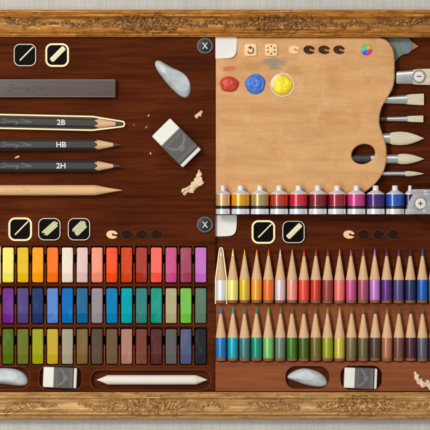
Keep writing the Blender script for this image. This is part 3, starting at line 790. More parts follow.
def eraser(label, x, y, z, rz, ln, wd, h, s0, s1, emblem):
    t = thing('block_eraser', label, 'eraser', x, y, z, rz, 'white erasers in grey sleeves')
    hl, hw, hh = ln / 2, wd / 2, h / 2
    MB().loft([(-hl, 0, hh, hw - 1.1, hh - 1.1, 9), (-hl + .35, 0, hh, hw - .4, hh - .4, 9), (-hl + 1.2, 0, hh, hw - .1, hh - .1, 9), (hl - 1.2, 0, hh, hw - .1, hh - .1, 9), (hl - .35, 0, hh, hw - .4, hh - .4, 9), (hl, 0, hh, hw - 1.1, hh - 1.1, 9)], 40).build('rubber', M['eraser_white'], t)
    a, b = -hl + s0, -hl + s1
    MB().loft([(a, 0, hh + .12, hw + .2, hh + .12, 14), (b, 0, hh + .12, hw + .2, hh + .12, 14)], 40).build('sleeve', M['sleeve'], t)
    zt = h + .26; k = wd / 26
    mb = MB()
    for q, wq in ((a + 1.6 * k, .35), (a + 4.2 * k, .45), (b - 2.0 * k, .35), (b - 4.0 * k, .45)):
        mb.box(q - wq, q + wq, -hw + .9, hw - .9, zt - .1, zt + .04)
    mb.build('printed_line', M['sleeve_line'], t)
    MB().box(b - 1.5 * k, b - .2 * k, -hw + .4, hw - .4, zt - .1, zt + .03).build('printed_band', M['sleeve_dark'], t)
    if emblem:
        m = MB(); c = (a + b) / 2 + .6 * k; e = k
        # horned crest: two horns sweeping towards the sleeve's two long sides, and a small square head
        for s, ps in ((1, ((2.0, 1.6), (-.6, 4.4), (-1.8, 7.6), (-4.4, 9.8), (-7.0, 11.2))), (-1, ((2.0, 1.6), (-.2, 4.0), (-2.6, 6.6), (-6.0, 8.6), (-8.6, 10.0)))):
            pp = smooth([Vector(v) for v in ps], 5, False); n_ = len(pp)
            m.tube([(c + p * e, s * q * e, zt) for p, q in pp], [(.15 + 1.25 * sin(pi * (i + 2) / (n_ + 2)) ** 1.3) * e for i in range(n_)], 6, .12)
        m.build('crest', M['sleeve_line'], t)
        MB().prism(rrect(c - 1.4 * e, -2.8 * e, c + 4.4 * e, 2.8 * e, 1.1 * e), zt - .1, zt + .07).build('crest_head', M['emblem'], t)
    return t
eraser('large white eraser in grey crested sleeve, tilted on the dark board', 176.6, 143.2, Z_TOP, radians(-45.2), 44, 26.2, 12, 13.6, 40.2, True)
eraser('small white eraser in grey sleeve in the recess left of the paper stump', 60.2, 377.4, FLOOR, radians(-2.2), 33.6, 20.6, 10, 10.6, 30.6, True)
eraser('small white eraser in grey sleeve in the recess right of the putty', 360.2, 377.8, 13, radians(-2.2), 32.8, 20.6, 9, 10.4, 30.0, True)

def shaving(label, path, widths, x, y, z, seed, mat, amp=2.2, extra=()):
    """thin frilled ribbons of wood, curling off the pencil"""
    rn = random.Random(seed); mb = MB(); m = 7
    for j, (path_, widths_) in enumerate([(path, widths)] + list(extra)):
        pts = smooth([Vector((a - x, y - b)) for a, b in path_], 7, False); n = len(pts); vs = []; fs = []
        for i, (u, v) in enumerate(pts):
            t = i / (n - 1); w = widths_[0] * (1 - t) + widths_[2] * t + (widths_[1] - (widths_[0] + widths_[2]) / 2) * sin(pi * t)
            a = Vector(pts[min(i + 1, n - 1)]) - Vector(pts[max(i - 1, 0)]); a.normalize(); nx, ny = -a.y, a.x
            jag = (.58 + .42 * abs(sin(i * .33 + seed)) + .2 * sin(i * .9 + seed) + .10 * sin(i * 2.3)) * rn.uniform(.92, 1.08)
            for k in range(m):
                q = k / (m - 1) - .42
                ww = w * (q * jag if q > 0 else q * (.75 + .45 * abs(sin(i * .52 + 1 + seed))))
                vs.append((u + nx * ww, v + ny * ww, .5 + j * .9 + amp * (sin(k / (m - 1) * pi) * .9 + .3 * sin(i * .66 + k * .5)) * .8 + amp * .4))
        o = len(vs)
        vs += [(a, b, c - .45) for a, b, c in vs]
        for i in range(n - 1):
            for k in range(m - 1):
                a = i * m + k; fs.append((a, a + m, a + m + 1, a + 1)); fs.append((o + a, o + a + 1, o + a + m + 1, o + a + m))
        edge = [k for k in range(m)] + [i * m + m - 1 for i in range(1, n)] + [(n - 1) * m + k for k in range(m - 2, -1, -1)] + [i * m for i in range(n - 2, 0, -1)]
        for a, b in zip(edge, edge[1:] + edge[:1]): fs.append((a, b, b + o, a + o))
        mb.add(vs, fs)
    ob = mb.build('pencil_shaving', mat, None, P(x, y, z), sharp=50)
    return tag(ob, label, 'shaving', 'wood shavings scattered about')
shaving('large curled pencil shaving lying right below the big eraser', [(199.4, 169.6), (199.0, 175), (197.6, 180.5), (193.6, 186), (188.5, 190.6), (182.6, 193.2)], (1.6, 8.4, 3.6), 192, 183, Z_TOP, 3, M['shaving'], 2.2, [([(197.5, 177), (200.8, 179.5), (201.6, 183), (199, 186.2)], (1.8, 4.2, 1.5)), ([(189.5, 187.4), (186.5, 189), (183.2, 190.4), (182.2, 192.6)], (2.2, 3.8, 2.4))])
shaving('curled pencil shaving at the right, below the coloured pencils', [(415.2, 371), (416, 376.5), (419, 381.2), (423.2, 384.6), (426.5, 383), (427.2, 379.5)], (3.2, 6.4, 2.4), 420, 379, ZC, 9, M['shaving'])
shaving('second curled shaving cut off by the right edge of the tray', [(428.4, 380.0), (428.0, 384), (430, 387.6), (434, 389.0)], (2.6, 4.6, 3), 430, 384, ZC, 12, M['shaving'])
shaving('heart shaped pink wood chip above right of the big eraser', [(202.2, 110.8), (200.2, 113.4), (197.8, 115.6), (194.8, 116.8)], (1.6, 4.6, 3.2), 198.5, 114, Z_TOP, 5, M['shaving_pink'], 1.2)
def crumb(label, x, y, ln, wd, ang, seed):
    rn = random.Random(seed); pts = [(ln * cos(2 * pi * k / 9) * rn.uniform(.7, 1.15), wd * sin(2 * pi * k / 9) * rn.uniform(.6, 1.2)) for k in range(9)]
    o = MB().dome(pts, .9, 4, 0, 2).build('wood_crumb', M['shaving_pink'], None, P(x, y, Z_TOP), ang, sharp=30)
    tag(o, label, 'wood crumb', 'wood crumbs on the dark board')
crumb('tiny pale wood crumb right of the 2B pencil tip', 148.6, 115.6, 1.5, 1.0, 1.2, 1)
crumb('tiny slanted wood crumb against the upper corner of the big eraser', 146.3, 127.2, 1.9, .6, .8, 2)
crumb('tiny wood crumb left of the lower corner of the big eraser', 150.6, 153.4, 1.6, 1.1, 1.9, 3)
crumb('pale wood splinter lying between the HB and 2H pencils', 17.3, 157.1, 3.1, 1.2, .55, 4)
crumb('faint wood speck nearest the 2B pencil tip', 134.2, 125.2, .8, .6, .2, 5)

t = thing('blending_stump', 'long white double pointed paper blending stump in its recess', 'blending stump', 152, 379.8, FLOOR)
MB().loft([(-45.5, 0, 4.9, 4.6, 4.6), (-43, 0, 4.9, 4.8, 4.8), (43, 0, 4.9, 4.8, 4.8), (44.5, 0, 4.9, 4.6, 4.6)], 32).build('shaft', M['stump'], t)
for s in (-1, 1):
    MB().loft(sorted([(s * 44.6, 0, 4.9, 4.58, 4.58), (s * 49, 0, 4.9, 2.9, 2.9), (s * 53.5, 0, 4.9, .9, .9), (s * 55.2, 0, 4.9, .25, .25)]), 32).build('point', M['stump'], t)

# ================================================================== BUTTON TILES
def tile(label, x, y, z, kind, glow, size=22.4):
    t = thing('tool_tile', label, 'tool button', x, y, z, 0, 'square black tool tiles')
    h = size / 2; r = 6.2; bw = 1.35 if glow else 1.05; g = .6 if glow else 0
    outer = rrect(-h - g, -h - g, h + g, h + g, r + g, 9); inner = rrect(-h + bw, -h + bw, h - bw, h - bw, r - bw, 9)
    MB().prism(rrect(-h + .3, -h + .3, h - .3, h - .3, r - .3, 9), 0, 2.0).build('plate', M['button_black'], t)
    holed('rim', [outer, inner], .1, 2.7, M['glow'] if glow else M['button_rim'], t, bev=.35)
    d = Vector((1, 1)).normalized(); nrm = Vector((-1, 1)).normalized()
    a, b = {'thin': ((-5.2, -5.6), (8.2, 8.0)), 'fat': ((-6.0, -5.8), (7.4, 7.6)), 'wide': ((-5.0, -4.6), (8.0, 7.2)), 'brush': ((-4.2, -3.6), (7.0, 7.4))}[kind]
    w = {'thin': 1.5, 'fat': 5.2, 'wide': 6.6, 'brush': 9.0}[kind]
    A, B = Vector(a), Vector(b); mb = MB()
    if kind in ('thin', 'fat'):
        ang = math.atan2((B - A).y, (B - A).x); ln = (B - A).length; c = (A + B) / 2
        po = rrect(-ln / 2, -w / 2, ln / 2, w / 2, w * .3)
        po = [(c.x + p[0] * cos(ang) - p[1] * sin(ang), c.y + p[0] * sin(ang) + p[1] * cos(ang)) for p in po]
        mb.prism(po, 1.9, 3.2, .25); mat = M['icon_cream']
    else:                                    # a brush mark: side by side streaks with ragged ends
        rn = random.Random(4 if kind == 'wide' else 9); k = 7 if kind == 'wide' else 9
        for i in range(k):
            off = (i / (k - 1) - .5) * (w - w / k)
            s = A + nrm * off - d * rn.uniform(-.9, 1.1) ; e = B + nrm * off + d * rn.uniform(-1.0, .6) - d * abs(off) * .55
            ww = w / k * (.56 if kind == 'wide' else .47)
            po = [(s - nrm * ww), (e - nrm * ww), (e + nrm * ww), (s + nrm * ww)]
            mb.prism([(p.x, p.y) for p in po], 1.9, 2.8 + rn.uniform(0, .35), .1)
        mat = M['icon_sage']
    mb.build('stroke_icon', mat, t)
tile('black tile with thin line and plain pale rim, above the graphite block', 25.2, 55.2, Z_TOP, 'thin', False)
tile('lit tile with thick cream bar, above the graphite block', 57.3, 55.2, Z_TOP, 'fat', True)
tile('lit tile with thin cream line, above the yellow pastels', 20.4, 229.2, Z_TOP, 'thin', True)
tile('black tile with broad sage stroke, between two other tiles over the pastels', 49.6, 229.2, Z_TOP, 'wide', False)
tile('black tile with streaky brush stroke, nearest the small palette chips', 79.2, 229.2, Z_TOP, 'brush', False)
tile('lit tile with thin line, above the coloured pencils', 263.4, 232, ZA, 'thin', True)
tile('black tile with thick cream bar, above the coloured pencils', 293.6, 232, ZA, 'fat', False)

def xbutton(label, x, y, z):
    t = thing('close_button', label, 'round button', x, y, z, 0, 'round grey cross buttons')
    prof = [(0, 8.3), (1.6, 8.3), (2.6, 7.7), (2.9, 7.0), (2.5, 6.4)]
    vs = []; fs = []; seg = 48
    for zz, r in prof: vs += [(r * cos(2 * pi * k / seg), r * sin(2 * pi * k / seg), zz) for k in range(seg)]
    for i in range(len(prof) - 1):
        for k in range(seg): a, b = i * seg + k, i * seg + (k + 1) % seg; fs.append((a, b, b + seg, a + seg))
    MB().add(vs, fs).build('rim', M['x_rim'], t, sharp=60)
    MB().dome(ellipse(6.9, 6.9, 40), 1.2, 8, 1.9, 2).build('face', M['x_body'], t, sharp=0)
    mb = MB()
    for dx, wd in ((2.2, .85), (-2.3, .7)):
        A, B = Vector((-dx - .1, 3.1)), Vector((dx + .1, -3.1)); n = Vector((1, 0)) * wd
        mb.prism([(p.x, p.y) for p in (A - n, B - n, B + n, A + n)], 2.2, 3.25 + .06 * (dx > 0))
    mb.build('cross_mark', M['x_mark'], t)
xbutton('dark round button with pale cross, top right of the drawing board', 205.0, 46.0, Z_TOP)
xbutton('dark round button with pale cross, above the orchid pastel', 205.0, 224.6, Z_TOP)

# palette-shaped chips
def chip(label, x, y, z, light, board):
    t = thing('palette_chip', label, 'chip', x, y, z, 0, 'small palette shaped chips')
    out = []
    for k in range(34):                      # body with a thumb notch on the right
        a = radians(-8) + radians(352 - 26) * (k / 33) + radians(18)
        rr = 1.0 + .06 * cos(2 * a + .6)
        out.append((5.5 * cos(a) * rr, 4.4 * sin(a) * rr))
    hole = [(2.6, -1.5), (1.6, -1.0), (.6, -1.0), (-.1, -.2), (.1, .8), (1.0, 1.3), (2.0, .9), (2.4, .2), (3.3, -.1), (4.6, .4)]
    out = out + hole
    mb = MB().prism(out, 0.02, 1.1)
    mb.build('body', M['pal_light'] if light else (M['pal_board'] if board else M['pal_dark']), t, sharp=30)
    if board:
        cl = out + out[:1]
        MB().tube([(a, b, .9) for a, b in ellipse(6.0, 4.8, 40)], .32, 6, closed=True).build('edge', M['pal_edge'], t)
cnt = ['first', 'second', 'third']
for k in range(4):
    where = 'on the pale palette near the colour wheel'
    chip('peach palette chip on the pale wooden palette' if k == 0 else 'dark brown palette chip on the wooden palette, ' + ['beside the peach chip', 'between two dark chips', 'nearest the colour wheel'][k - 1], 294.2 + 14.95 * k, 49.8, 13.0, k == 0, False)
for (x0, y0, z, nm, far) in ((112.2, 234.6, Z_TOP, 'red and coral pastels', 'nearest the cross button'), (349.2, 234.6, ZA, 'coloured pencils', 'farthest from the black tiles')):
    for k in range(4):
        lab = ('peach palette chip above the %s' % nm) if k == 0 else 'dark sunk palette chip above the %s, %s' % (nm, ['beside the peach chip', 'between two dark chips', far][k - 1])
        chip(lab, x0 + 14.75 * k, y0, z, k == 0, k > 0)

# ================================================================== BIG PALETTE
pal_o = [(215.4, 37.3), (378, 37.3), (384, 38.6), (389, 42.4), (392.6, 48), (394.4, 55), (394.9, 64), (394.9, 76), (394.0, 84), (391.6, 91), (387.4, 98), (383.2, 105), (380.6, 112), (379.6, 119.5), (380.2, 126), (382.4, 133), (384.8, 140), (386.6, 148),
         (386.9, 156), (386.0, 164), (383.6, 172), (379.4, 179), (374, 185.2), (367, 191), (358, 196.5), (346, 201), (330, 204), (215.4, 204)]
corner = smooth(pal_o[1:-1], 6, False)
out = [pal_o[0]] + corner + [pal_o[-1]]
palette = thing('paint_palette', 'large pale wooden paint palette with a thumb hole', 'palette', 215, 215, 0)
out = [(a, min(b, 195.6)) for a, b in out if b < 195.6] + [(360.5, 195.7), (215.4, 195.7)]
PZ0, PZ1 = 9.2, 13.0
hole = [(363.4 + a, 154.0 + b) for a, b in ellipse(11.9, 9.7, 48, rot=radians(-18))]
holed('board', [[mv(a, b) for a, b in out][::-1], [mv(a, b) for a, b in hole]], PZ0, PZ1, M['palette_wood'], palette, bev=1.6)

def blob(label, x, y, rx, ry, c, h, seed, swirl=0):
    from mathutils import noise
    rn = random.Random(seed)
    pts = [((rx + .35 * sin(3 * a + seed) + .4 * sin(5 * a)) * cos(a), (ry + .4 * sin(2 * a + seed)) * sin(a)) for a in [2 * pi * k / 56 for k in range(56)]]
    def fn(u, v, w):
        n1 = noise.noise(Vector((u * .22, v * .3, seed))) * .9 + noise.noise(Vector((u * .55, v * .7, seed + 9))) * .5
        z = w + n1 * .8 * min(1, w)
        if swirl:
            r = hypot(u + .6, v - .2); a = atan2(v, u)
            g = sin(r * 1.15 - a + 2.2 * noise.noise(Vector((u * .16, v * .2, 3.3)))) * (.5 + noise.noise(Vector((u * .2, v * .2, 7.7))) * .9 + .3)
            z -= swirl * max(0, g) * min(1, w / 1.5) 
        return max(.12, z)
    t = thing('paint_blob', label, 'paint', x, y, PZ1, 0, 'blobs of paint squeezed on the palette')
    MB().dome(pts, h, 20, 0, 2.6, fn).build('paint', paint('oil', c), t, sharp=0)
    return t
blob('glossy red paint blob on the palette', 229.2, 84.2, 9.4, 8.2, (208, 68, 48), 5.0, 2)
blob('swirled blue paint blob between the red and yellow paint', 255.4, 84.0, 10.2, 9.9, (70, 122, 214), 4.2, 5, 1.5)
M['ring_white'] = mk('white_paint_edge', (240, 232, 205), .6, .2)
t = blob('bright yellow paint blob circled by a white ring', 282.4, 84.9, 9.8, 9.6, (250, 232, 40), 3.4, 8)
ring = MB(); ring.tube([(a, b, .5) for a, b in ellipse(11.4, 11.4, 64)], .5, 8, .7, closed=True); ring.build('selection_ring', M['ring_white'], t)
arc = [(9.9 * cos(a), 9.9 * sin(a), .4) for a in [radians(88 + 118 * k / 20) for k in range(21)]]
MB().tube(arc, [.15 + 1.35 * sin(pi * k / 20) for k in range(21)], 8, .6).build('white_smudge', M['ring_white'], t)
def smear(label, x, y, rx, ry, c, dens, z, seed):
    rn = random.Random(seed)
    pts = [(rx * cos(a) * (1 + .12 * sin(3 * a + seed)), ry * sin(a) * (1 + .14 * sin(2 * a + seed))) for a in [2 * pi * k / 40 for k in range(40)]]
    o = MB().add([(a, b, 0) for a, b in pts] + [(a, b, .05) for a, b in pts], [tuple(range(40, 80))] + [(k, (k + 1) % 40, 40 + (k + 1) % 40, 40 + k) for k in range(40)], False).build('paint_smear', smear_mat(c, dens), None, P(x, y, z), sharp=0)
    tag(o, label, 'paint smear', 'dried paint smears on the palette')
smear('faint dried red smear above the red paint', 228.6, 69.0, 9.4, 5.4, (206, 110, 76), .45, PZ1 + .06, 1)
smear('grey blue dried smear below the six dot tile', 273.5, 63.0, 15.5, 10, (138, 160, 146), .55, PZ1 + .06, 2)
smear('yellow green dried smear above the yellow paint', 294.5, 69.6, 13, 6.4, (204, 178, 88), .42, PZ1 + .16, 3)
smear('faint yellow dried smear over the blue paint', 253.5, 66.0, 11, 6.6, (214, 170, 92), .5, PZ1 + .26, 4)

def icon_tile(label, x, y, kind):
    t = thing('icon_tile', label, 'small button', x, y, PZ1, 0, 'small peach tiles on the palette')
    MB().prism(rrect(-6.2, -6.2, 6.2, 6.2, 2.2), .03, 1.5, .5).build('tile', M['peach'], t)
    mb = MB()
    if kind == 'undo':
        mb.tube([(2.9 * cos(a), 2.9 * sin(a) - .5, 1.55) for a in [radians(100 - 262 * k / 24) for k in range(25)]], .62, 6, .3)
        mb.prism([(-2.6, 2.3), (.3, 4.4), (.3, .3)], 1.5, 1.7)
    else:
        for k in range(6):
            a = pi / 2 + k * pi / 3; mb.prism(ellipse(.85, .85, 16, 3.8 * cos(a), 3.8 * sin(a)), 1.5, 1.68)
    mb.build('arrow_icon' if kind == 'undo' else 'dots_icon', M['icon_brown'], t)
icon_tile('small peach tile with a curled back arrow', 250.6, 50.0, 'undo')
icon_tile('small peach tile with six brown dots', 271.2, 50.0, 'dots')
o = MB().dome(ellipse(5.5, 5.5, 48), .9, 6, 0, 3).build('colour_wheel', M['wheel'], None, P(366.6, 50.0, PZ1), sharp=0)
tag(o, 'round rainbow colour wheel on the palette', 'colour wheel')

def paper(label, x, y, z):
    t = [(0, 0), (21.4, 0), (21.6, 5), (21.0, 12), (20.2, 17.2), (19.0, 19.6), (16.4, 20.4), (10, 21.0), (0, 21.4)]
    pts = [(a, -b) for a, b in t]
    vs = []; fs = []; n = 22
    for i in range(n + 1):                   # sheet lifting towards its free corner
        for k in range(n + 1):
            a, b = i / n, k / n
            f = max(a, b, 1e-6) / max((a ** 7 + b ** 7) ** (1 / 7), 1e-6)
            u = a * f * (21.4 - .8 * b * b); v = b * f * (21.4 - .5 * a * a)
            lift = .35 + 2.6 * (a * b) ** 1.6 + .35 * sin(a * 3.1) * b
            vs.append((u, -v, lift))
    m = n + 1; o0 = len(vs); vs += [(a, b, c - .3) for a, b, c in vs]
    for i in range(n):
        for k in range(n):
            a = i * m + k; fs.append((a, a + 1, a + m + 1, a + m)); fs.append((o0 + a, o0 + a + m, o0 + a + m + 1, o0 + a + 1))
    edge = [k for k in range(m)] + [i * m + n for i in range(1, m)] + [n * m + k for k in range(n - 1, -1, -1)] + [i * m for i in range(n - 1, 0, -1)]
    for a, b in zip(edge, edge[1:] + edge[:1]): fs.append((a, a + o0, b + o0, b))
    fs = [f[::-1] for f in fs]
    o = MB().add(vs, fs).build('paper_corner', M['paper'], None, P(x, y, z), sharp=50)
    tag(o, label, 'paper', 'white paper corners')
paper('white curling paper corner on the upper left of the palette', 215.4, 37.2, PZ1)
paper('white curling paper corner below the peach paint tube', 215.4, 215.0, ZA)

# ================================================================== BRUSHES
GB = 'brushes lying under the palette'
def brush(label, y, parts, rz=0.0, x0=388):
    t = thing('paint_brush', label, 'brush', x0, y, Z_TAB, rz, GB)
    for nm, mat, secs, n in parts:
        MB().loft([(a - x0, b, c, d, e) for a, b, c, d, e in secs], 32, 'u', n).build(nm, mat, t)
    return t
# (x, side offset, height, half width, half thickness)
brush('wide flat brush carrying the minus badge', 77.2, [
    ('handle', M['handle_brown'], [(345, 0, 3.2, 3.2, 3), (390, 0, 3.2, 4.2, 3), (397.2, 0, 3.2, 5.2, 2.6)], 2.2),
    ('ferrule', M['ferrule'], [(396.8, 0, 3.2, 6.5, 2.9), (398, 0, 3.2, 6.7, 3.1), (405, .2, 3.2, 6.9, 2.9), (413.5, .5, 3.2, 7.4, 2.7)], 3.2),
    ('bristles', M['bristle'], [(412.5, .5, 3.2, 7.2, 2.5), (418, .7, 3.2, 8.0, 2.7), (440, .8, 3.2, 8.6, 1.7), (446, .9, 3.2, 8.5, .8)], 3.0)], radians(0))
brush('flat cream brush directly below the minus badge brush', 99.4, [
    ('handle', M['handle_brown'], [(335, 0, 3, 2, 2), (372, 0, 3, 3, 2.6), (380, 0, 3, 3.3, 2.6)], 2.0),
    ('ferrule', M['ferrule'], [(378, -.3, 3, 3.4, 2.8), (388, -.2, 3, 3.8, 2.7), (408, .2, 3, 4.9, 2.3)], 2.6),
    ('bristles', M['bristle'], [(407, .2, 3, 4.8, 2.1), (412, .3, 3, 5.4, 2.3), (423, .3, 3, 5.9, 1.3), (424.6, .3, 3, 5.8, .8)], 3.2)])
brush('small narrow flat brush with a dark handle end', 118.7, [
    ('handle', M['handle_dark'], [(335, 0, 2.6, 1.4, 1.4), (370, 0, 2.6, 2.5, 2.5), (387.4, 0, 2.6, 2.5, 2.5)], 2.0),
    ('ferrule', M['ferrule'], [(387, 0, 2.6, 2.2, 2.2), (389, 0, 2.6, 2.35, 2.35), (408.4, .1, 2.6, 2.9, 1.8)], 2.2),
    ('bristles', M['bristle'], [(407.6, .1, 2.6, 2.8, 1.6), (412, .1, 2.6, 3.2, 1.7), (423, .1, 2.6, 3.5, 1.0), (424, .1, 2.6, 3.4, .7)], 3.0)])
brush('thickest pointed cream brush beside the waist of the palette', 138.2, [
    ('handle', M['handle_brown'], [(335, 0, 3.4, 2, 2), (366, 0, 3.4, 4, 3.4), (376, 0, 3.4, 4.4, 3.4)], 2.0),
    ('ferrule', M['ferrule'], [(374, 0, 3.4, 5.0, 3.4), (380, 0, 3.4, 5.2, 3.4), (390.5, .1, 3.4, 5.5, 3.2)], 2.2),
    ('bristles', M['bristle'], [(389.6, .1, 3.4, 5.3, 3.0), (394, 0, 3.4, 6.5, 3.4), (400, 0, 3.4, 7.0, 3.4), (407, 0, 3.4, 6.5, 3.2), (413, 0, 3.4, 5.1, 2.7), (418.5, 0, 3.4, 3.1, 2.0), (422.5, 0, 3.4, 1.2, 1.1), (424.6, 0, 3.4, .2, .3)], 2.2)])
brush('pointed brush whose black handle shows through the thumb hole', 158.8, [
    ('handle', M['handle_dark'], [(325, 0, 3.3, 2.4, 2.4), (345, 0, 3.3, 4.2, 3.3), (371.2, .2, 3.3, 4.8, 3.3)], 2.0),
    ('ferrule', M['ferrule'], [(370.8, .2, 3.3, 4.3, 3.2), (374, .2, 3.3, 4.5, 3.3), (398.4, -.1, 3.3, 4.8, 3.1)], 2.2),
    ('bristles', M['bristle'], [(397.4, -.1, 3.3, 4.6, 2.9), (402, 0, 3.3, 5.4, 3.2), (408, 0, 3.3, 5.2, 3.1), (414, 0, 3.3, 4.1, 2.6), (419.5, 0, 3.3, 2.4, 1.8), (423, 0, 3.3, .9, .9), (424.8, 0, 3.3, .2, .2)], 2.2)])
brush('thinnest round brush just above the paint tubes', 173.6, [
    ('handle', M['handle_dark'], [(330, 0, 2.6, 1.4, 1.4), (370, 0, 2.6, 2.2, 2.2), (376, 0, 2.6, 2.3, 2.3)], 2.0),
    ('ferrule', M['ferrule'], [(375, .1, 2.6, 2.3, 2.3), (405.6, 0, 2.6, 2.6, 2.3)], 2.0),
    ('bristles', M['bristle'], [(404.8, 0, 2.6, 2.5, 2.2), (409, 0, 2.6, 2.9, 2.4), (415, 0, 2.6, 2.3, 2.0), (421, 0, 2.6, 1.1, 1.1), (424.6, 0, 2.6, .2, .2)], 2.0)])
# palette knife smeared with paint, peeping out under the frame
t = thing('palette_knife', 'paint smeared grey palette knife with tan tip beside the palette', 'palette knife', 396, 48, Z_TAB)
kp = [(380, 37.3), (396, 37.3), (409.6, 37.4), (413, 41.2), (413, 49.6), (409, 53.2), (404, 54.0), (399, 57.4), (395.4, 62.0), (390, 63), (380, 60)]
MB().prism([(a - 396, 48 - b) for a, b in kp], .2, 3.2, .8).build('blade', M['knife'], t)
MB().prism([(a - 396, 48 - b) for a, b in [(413.05, 41.2), (419.6, 45.8), (413.05, 49.6)]], .4, 2.8, .5).build('tip', M['knife_tip'], t)

def badge(label, x, y, z, kind):
    t = thing('round_badge', label, 'badge', x, y, z, 0, 'round cream badges')
    MB().dome(ellipse(5.4, 5.4, 40), .5, 5, .3, 4).build('face', M['badge'], t, sharp=0)
    MB().tube([(a, b, .5) for a, b in ellipse(5.9, 5.9, 48)], .75, 8, .7, closed=True).build('rim', M['badge_edge'], t)
    mb = MB().box(-2.3, 2.3, -.62, .62, .6, 1.05)
    if kind == '+': mb.box(-.62, .62, -2.3, -.63, .6, 1.05); mb.box(-.62, .62, .63, 2.3, .6, 1.05)
    mb.build('plus_mark' if kind == '+' else 'minus_mark', M['badge_mark'], t)
badge('round badge with a minus sign on the widest brush', 419.4, 76.2, Z_TAB + 6.0, '-')

# ================================================================== PAINT TUBES AND JAR
Z_LEDGE = 13.0
ledge = MB().box(.3, R - 215, .45, 18.6, .25, Z_LEDGE, .4).build('tube_ledge', M['mahogany'], None, P(215, 214.6, 0)); tag(ledge, 'dark wooden ledge under the row of paint tubes', 'ledge')
TUBES = [('peach', (238, 190, 128)), ('golden yellow', (250, 168, 14)), ('olive beige', (186, 162, 98)), ('vermilion', (206, 56, 18)), ('scarlet', (222, 22, 52)), ('maroon', (136, 20, 28)),
         ('crimson', (166, 14, 46)), ('pink', (222, 62, 138)), ('purple', (66, 20, 118)), ('blue', (34, 88, 204)), ('navy', (34, 34, 84))]
for k, (nm, c) in enumerate(TUBES):
    x = 221.2 + 19.25 * k; r = 9.2; h = 7.8
    if k == 0: x, r = 222.9, 7.3
    if k == 10: x, r, h = 409.6, 5.6, 4.6
    nb = [TUBES[j][0] for j in (k - 1, k + 1) if 0 <= j < len(TUBES)]
    lab = '%s paint tube between the %s and %s tubes' % (nm, *nb) if len(nb) == 2 else ('peach paint tube at the left end of the tube row' if k == 0 else 'navy paint tube half hidden behind the glass jar')
    t = thing('paint_tube', lab, 'paint tube', x, 214.4, Z_LEDGE, 0, 'row of paint tubes below the palette')
    q = r / 9.2
    MB().loft([(24.6, 0, h, 3.0 * q, 3.0 * q), (28.2, 0, h, 2.9 * q, 2.9 * q), (28.8, 0, h, 2.4 * q, 2.4 * q)], 28, 'v').build('cap', M['cap_white'], t)
    MB().loft([(.2, 0, h * .96, r * .99, h * .95), (5.4, 0, h, r * .985, h * .985), (20.2, 0, h, r * .985, h * .985), (21.2, 0, h, r * .9, h * .9), (23.4, 0, h, r * .48, h * .5), (23.8, 0, h, 3.6 * q, 3.6 * q), (24.9, 0, h, 3.4 * q, 3.4 * q)], 40, 'v').build('body', M['tube_white'], t)
    MB().loft([(8.7, 0, h, r, h), (20.0, 0, h, r, h)], 40, 'v').build('label', paint('label', c), t)
    MB().loft([(5.6, 0, h, r + .02, h + .02), (8.6, 0, h, r + .02, h + .02)], 40, 'v').build('band', M['tube_black'], t)
t = thing('glass_jar', 'clouded glass water jar at the right end of the tubes', 'jar', 434, 214.4, Z_LEDGE)
jr = [(.3, 27.5), (2, 28.8), (8, 28.4), (13, 26.6), (17, 24.2), (19.6, 22.8), (21, 22.4)]
H = 20.0; JF = .62
MB().loft([(v, 0, H, r, r * JF) for v, r in jr], 64, 'v').build('body', M['glass'], t)
MB().loft([(21.1, 0, H, 22.6, 22.6 * JF), (21.6, 0, H, 23.6, 23.6 * JF), (24.2, 0, H, 23.6, 23.6 * JF), (24.9, 0, H, 22.8, 22.8 * JF)], 64, 'v').build('rim', M['glass'], t)
badge('round badge with a plus sign on the glass jar', 417.6, 203.6, Z_LEDGE + 35.2, '+')

# ================================================================== COLOURED PENCILS
PEN = [
 [('white', (236, 236, 238)), ('pale yellow', (246, 236, 132)), ('mustard', (226, 190, 48)), ('amber', (246, 166, 52)), ('orange', (242, 118, 42)), ('pale pink grey', (226, 206, 206)), ('salmon', (242, 154, 138)), ('red orange', (238, 78, 58)),
  ('rust red', (204, 62, 40)), ('brick red', (158, 68, 62)), ('coral pink', (252, 122, 112)), ('magenta pink', (202, 86, 142)), ('mauve', (172, 86, 106)), ('orchid', (200, 130, 206)), ('violet', (98, 46, 132)), ('slate violet', (84, 74, 128)),
  ('navy', (38, 48, 92)), ('bright blue', (22, 96, 184)), ('cornflower', (84, 142, 194))],
 [('blue', (36, 122, 192)), ('turquoise', (12, 170, 190)), ('muted teal', (66, 126, 126)), ('sea green', (16, 150, 126)), ('light green', (128, 198, 106)), ('grey green', (112, 132, 116)), ('grass green', (66, 122, 30)), ('dark olive green', (72, 98, 22)),
  ('olive', (112, 108, 36)), ('yellow green', (156, 166, 36)), ('ochre yellow', (206, 186, 70)), ('khaki brown', (122, 108, 72)), ('olive brown', (108, 98, 56)), ('dark taupe', (84, 68, 58)), ('tan', (182, 116, 82)), ('red brown', (122, 72, 62)),
  ('maroon', (78, 38, 52)), ('mid grey', (92, 92, 108)), ('slate blue', (72, 82, 122))]]
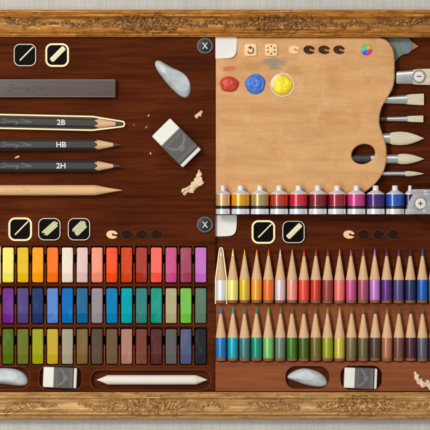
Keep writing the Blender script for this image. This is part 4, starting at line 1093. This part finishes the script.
def colour_pencil(c, label, x, y_end, z, glow):
    t = thing('coloured_pencil', label, 'pencil', x, y_end, z, 0, 'coloured pencils standing in two tiers')
    rn = random.Random(label); r = 5.32; T = 54.0 + rn.uniform(-.7, .5)
    t.location.y += rn.uniform(-.15, .25) * S; t.rotation_euler.z = radians(rn.uniform(-.35, .35))
    cone = lambda v: (r * .96) * ((T - v) / (T - 24)) ** .96 + .12
    MB().loft([(3.0, 0, r, r * .985, r * .985), (3.3, 0, r, r, r), (22.9, 0, r, r, r), (23.2, 0, r, r * .985, r * .985)], 32, 'v').build('barrel', paint('lacquer', c), t)
    MB().loft([(.1, 0, r, r * .9, r * .9), (.5, 0, r, r * .97, r * .97), (2.9, 0, r, r * .98, r * .98)], 32, 'v').build('end_band', M['band'], t)
    MB().loft([(23.25, 0, r, r * .96, r * .96), (23.6, 0, r, r * .985, r * .985), (24.3, 0, r, r * .98, r * .98), (25, 0, r, cone(25), cone(25)), (36, 0, r, cone(36), cone(36)), (41, 0, r, cone(41), cone(41)), (47.0, 0, r, cone(47), cone(47))], 32, 'v').build('sharpened_wood', M['cedar_v'], t)
    MB().loft([(47.05, 0, r, cone(47) - .03, cone(47) - .03), (51, 0, r, cone(51), cone(51)), (T - .4, 0, r, .22, .22), (T, 0, r, .08, .08)], 20, 'v').build('tip', paint('core', c), t)
    if glow:
        g = r + .15
        pts = [(-g, -.5), (-g, 24), (-1.7, 53.2), (-.9, 55.2), (0, 55.6), (.9, 55.2), (1.7, 53.2), (g, 24), (g, -.5)]
        MB().tube([(a, b, r) for a, b in pts], .62, 8).build('glowing_outline', M['glow'], t)
for row, (yt, z) in enumerate(((249.2, ZA), (306.8, ZB))):
    for k, (nm, c) in enumerate(PEN[row]):
        ns = [PEN[row][j][0] for j in (k - 1, k + 1) if 0 <= j < 19]
        tier = ('upper', 'lower')[row]
        lab = '%s pencil in the %s tier, %s' % (nm, tier, 'between %s and %s' % tuple(ns) if len(ns) == 2 else ('leftmost beside ' if k == 0 else 'at the right edge beside ') + ns[0])
        if row == 0 and k == 0: lab = 'white coloured pencil with a lit cream outline, upper tier'
        colour_pencil(c, lab, 221.0 + 11.835 * k, yt + 54.0, z, row == 0 and k == 0)
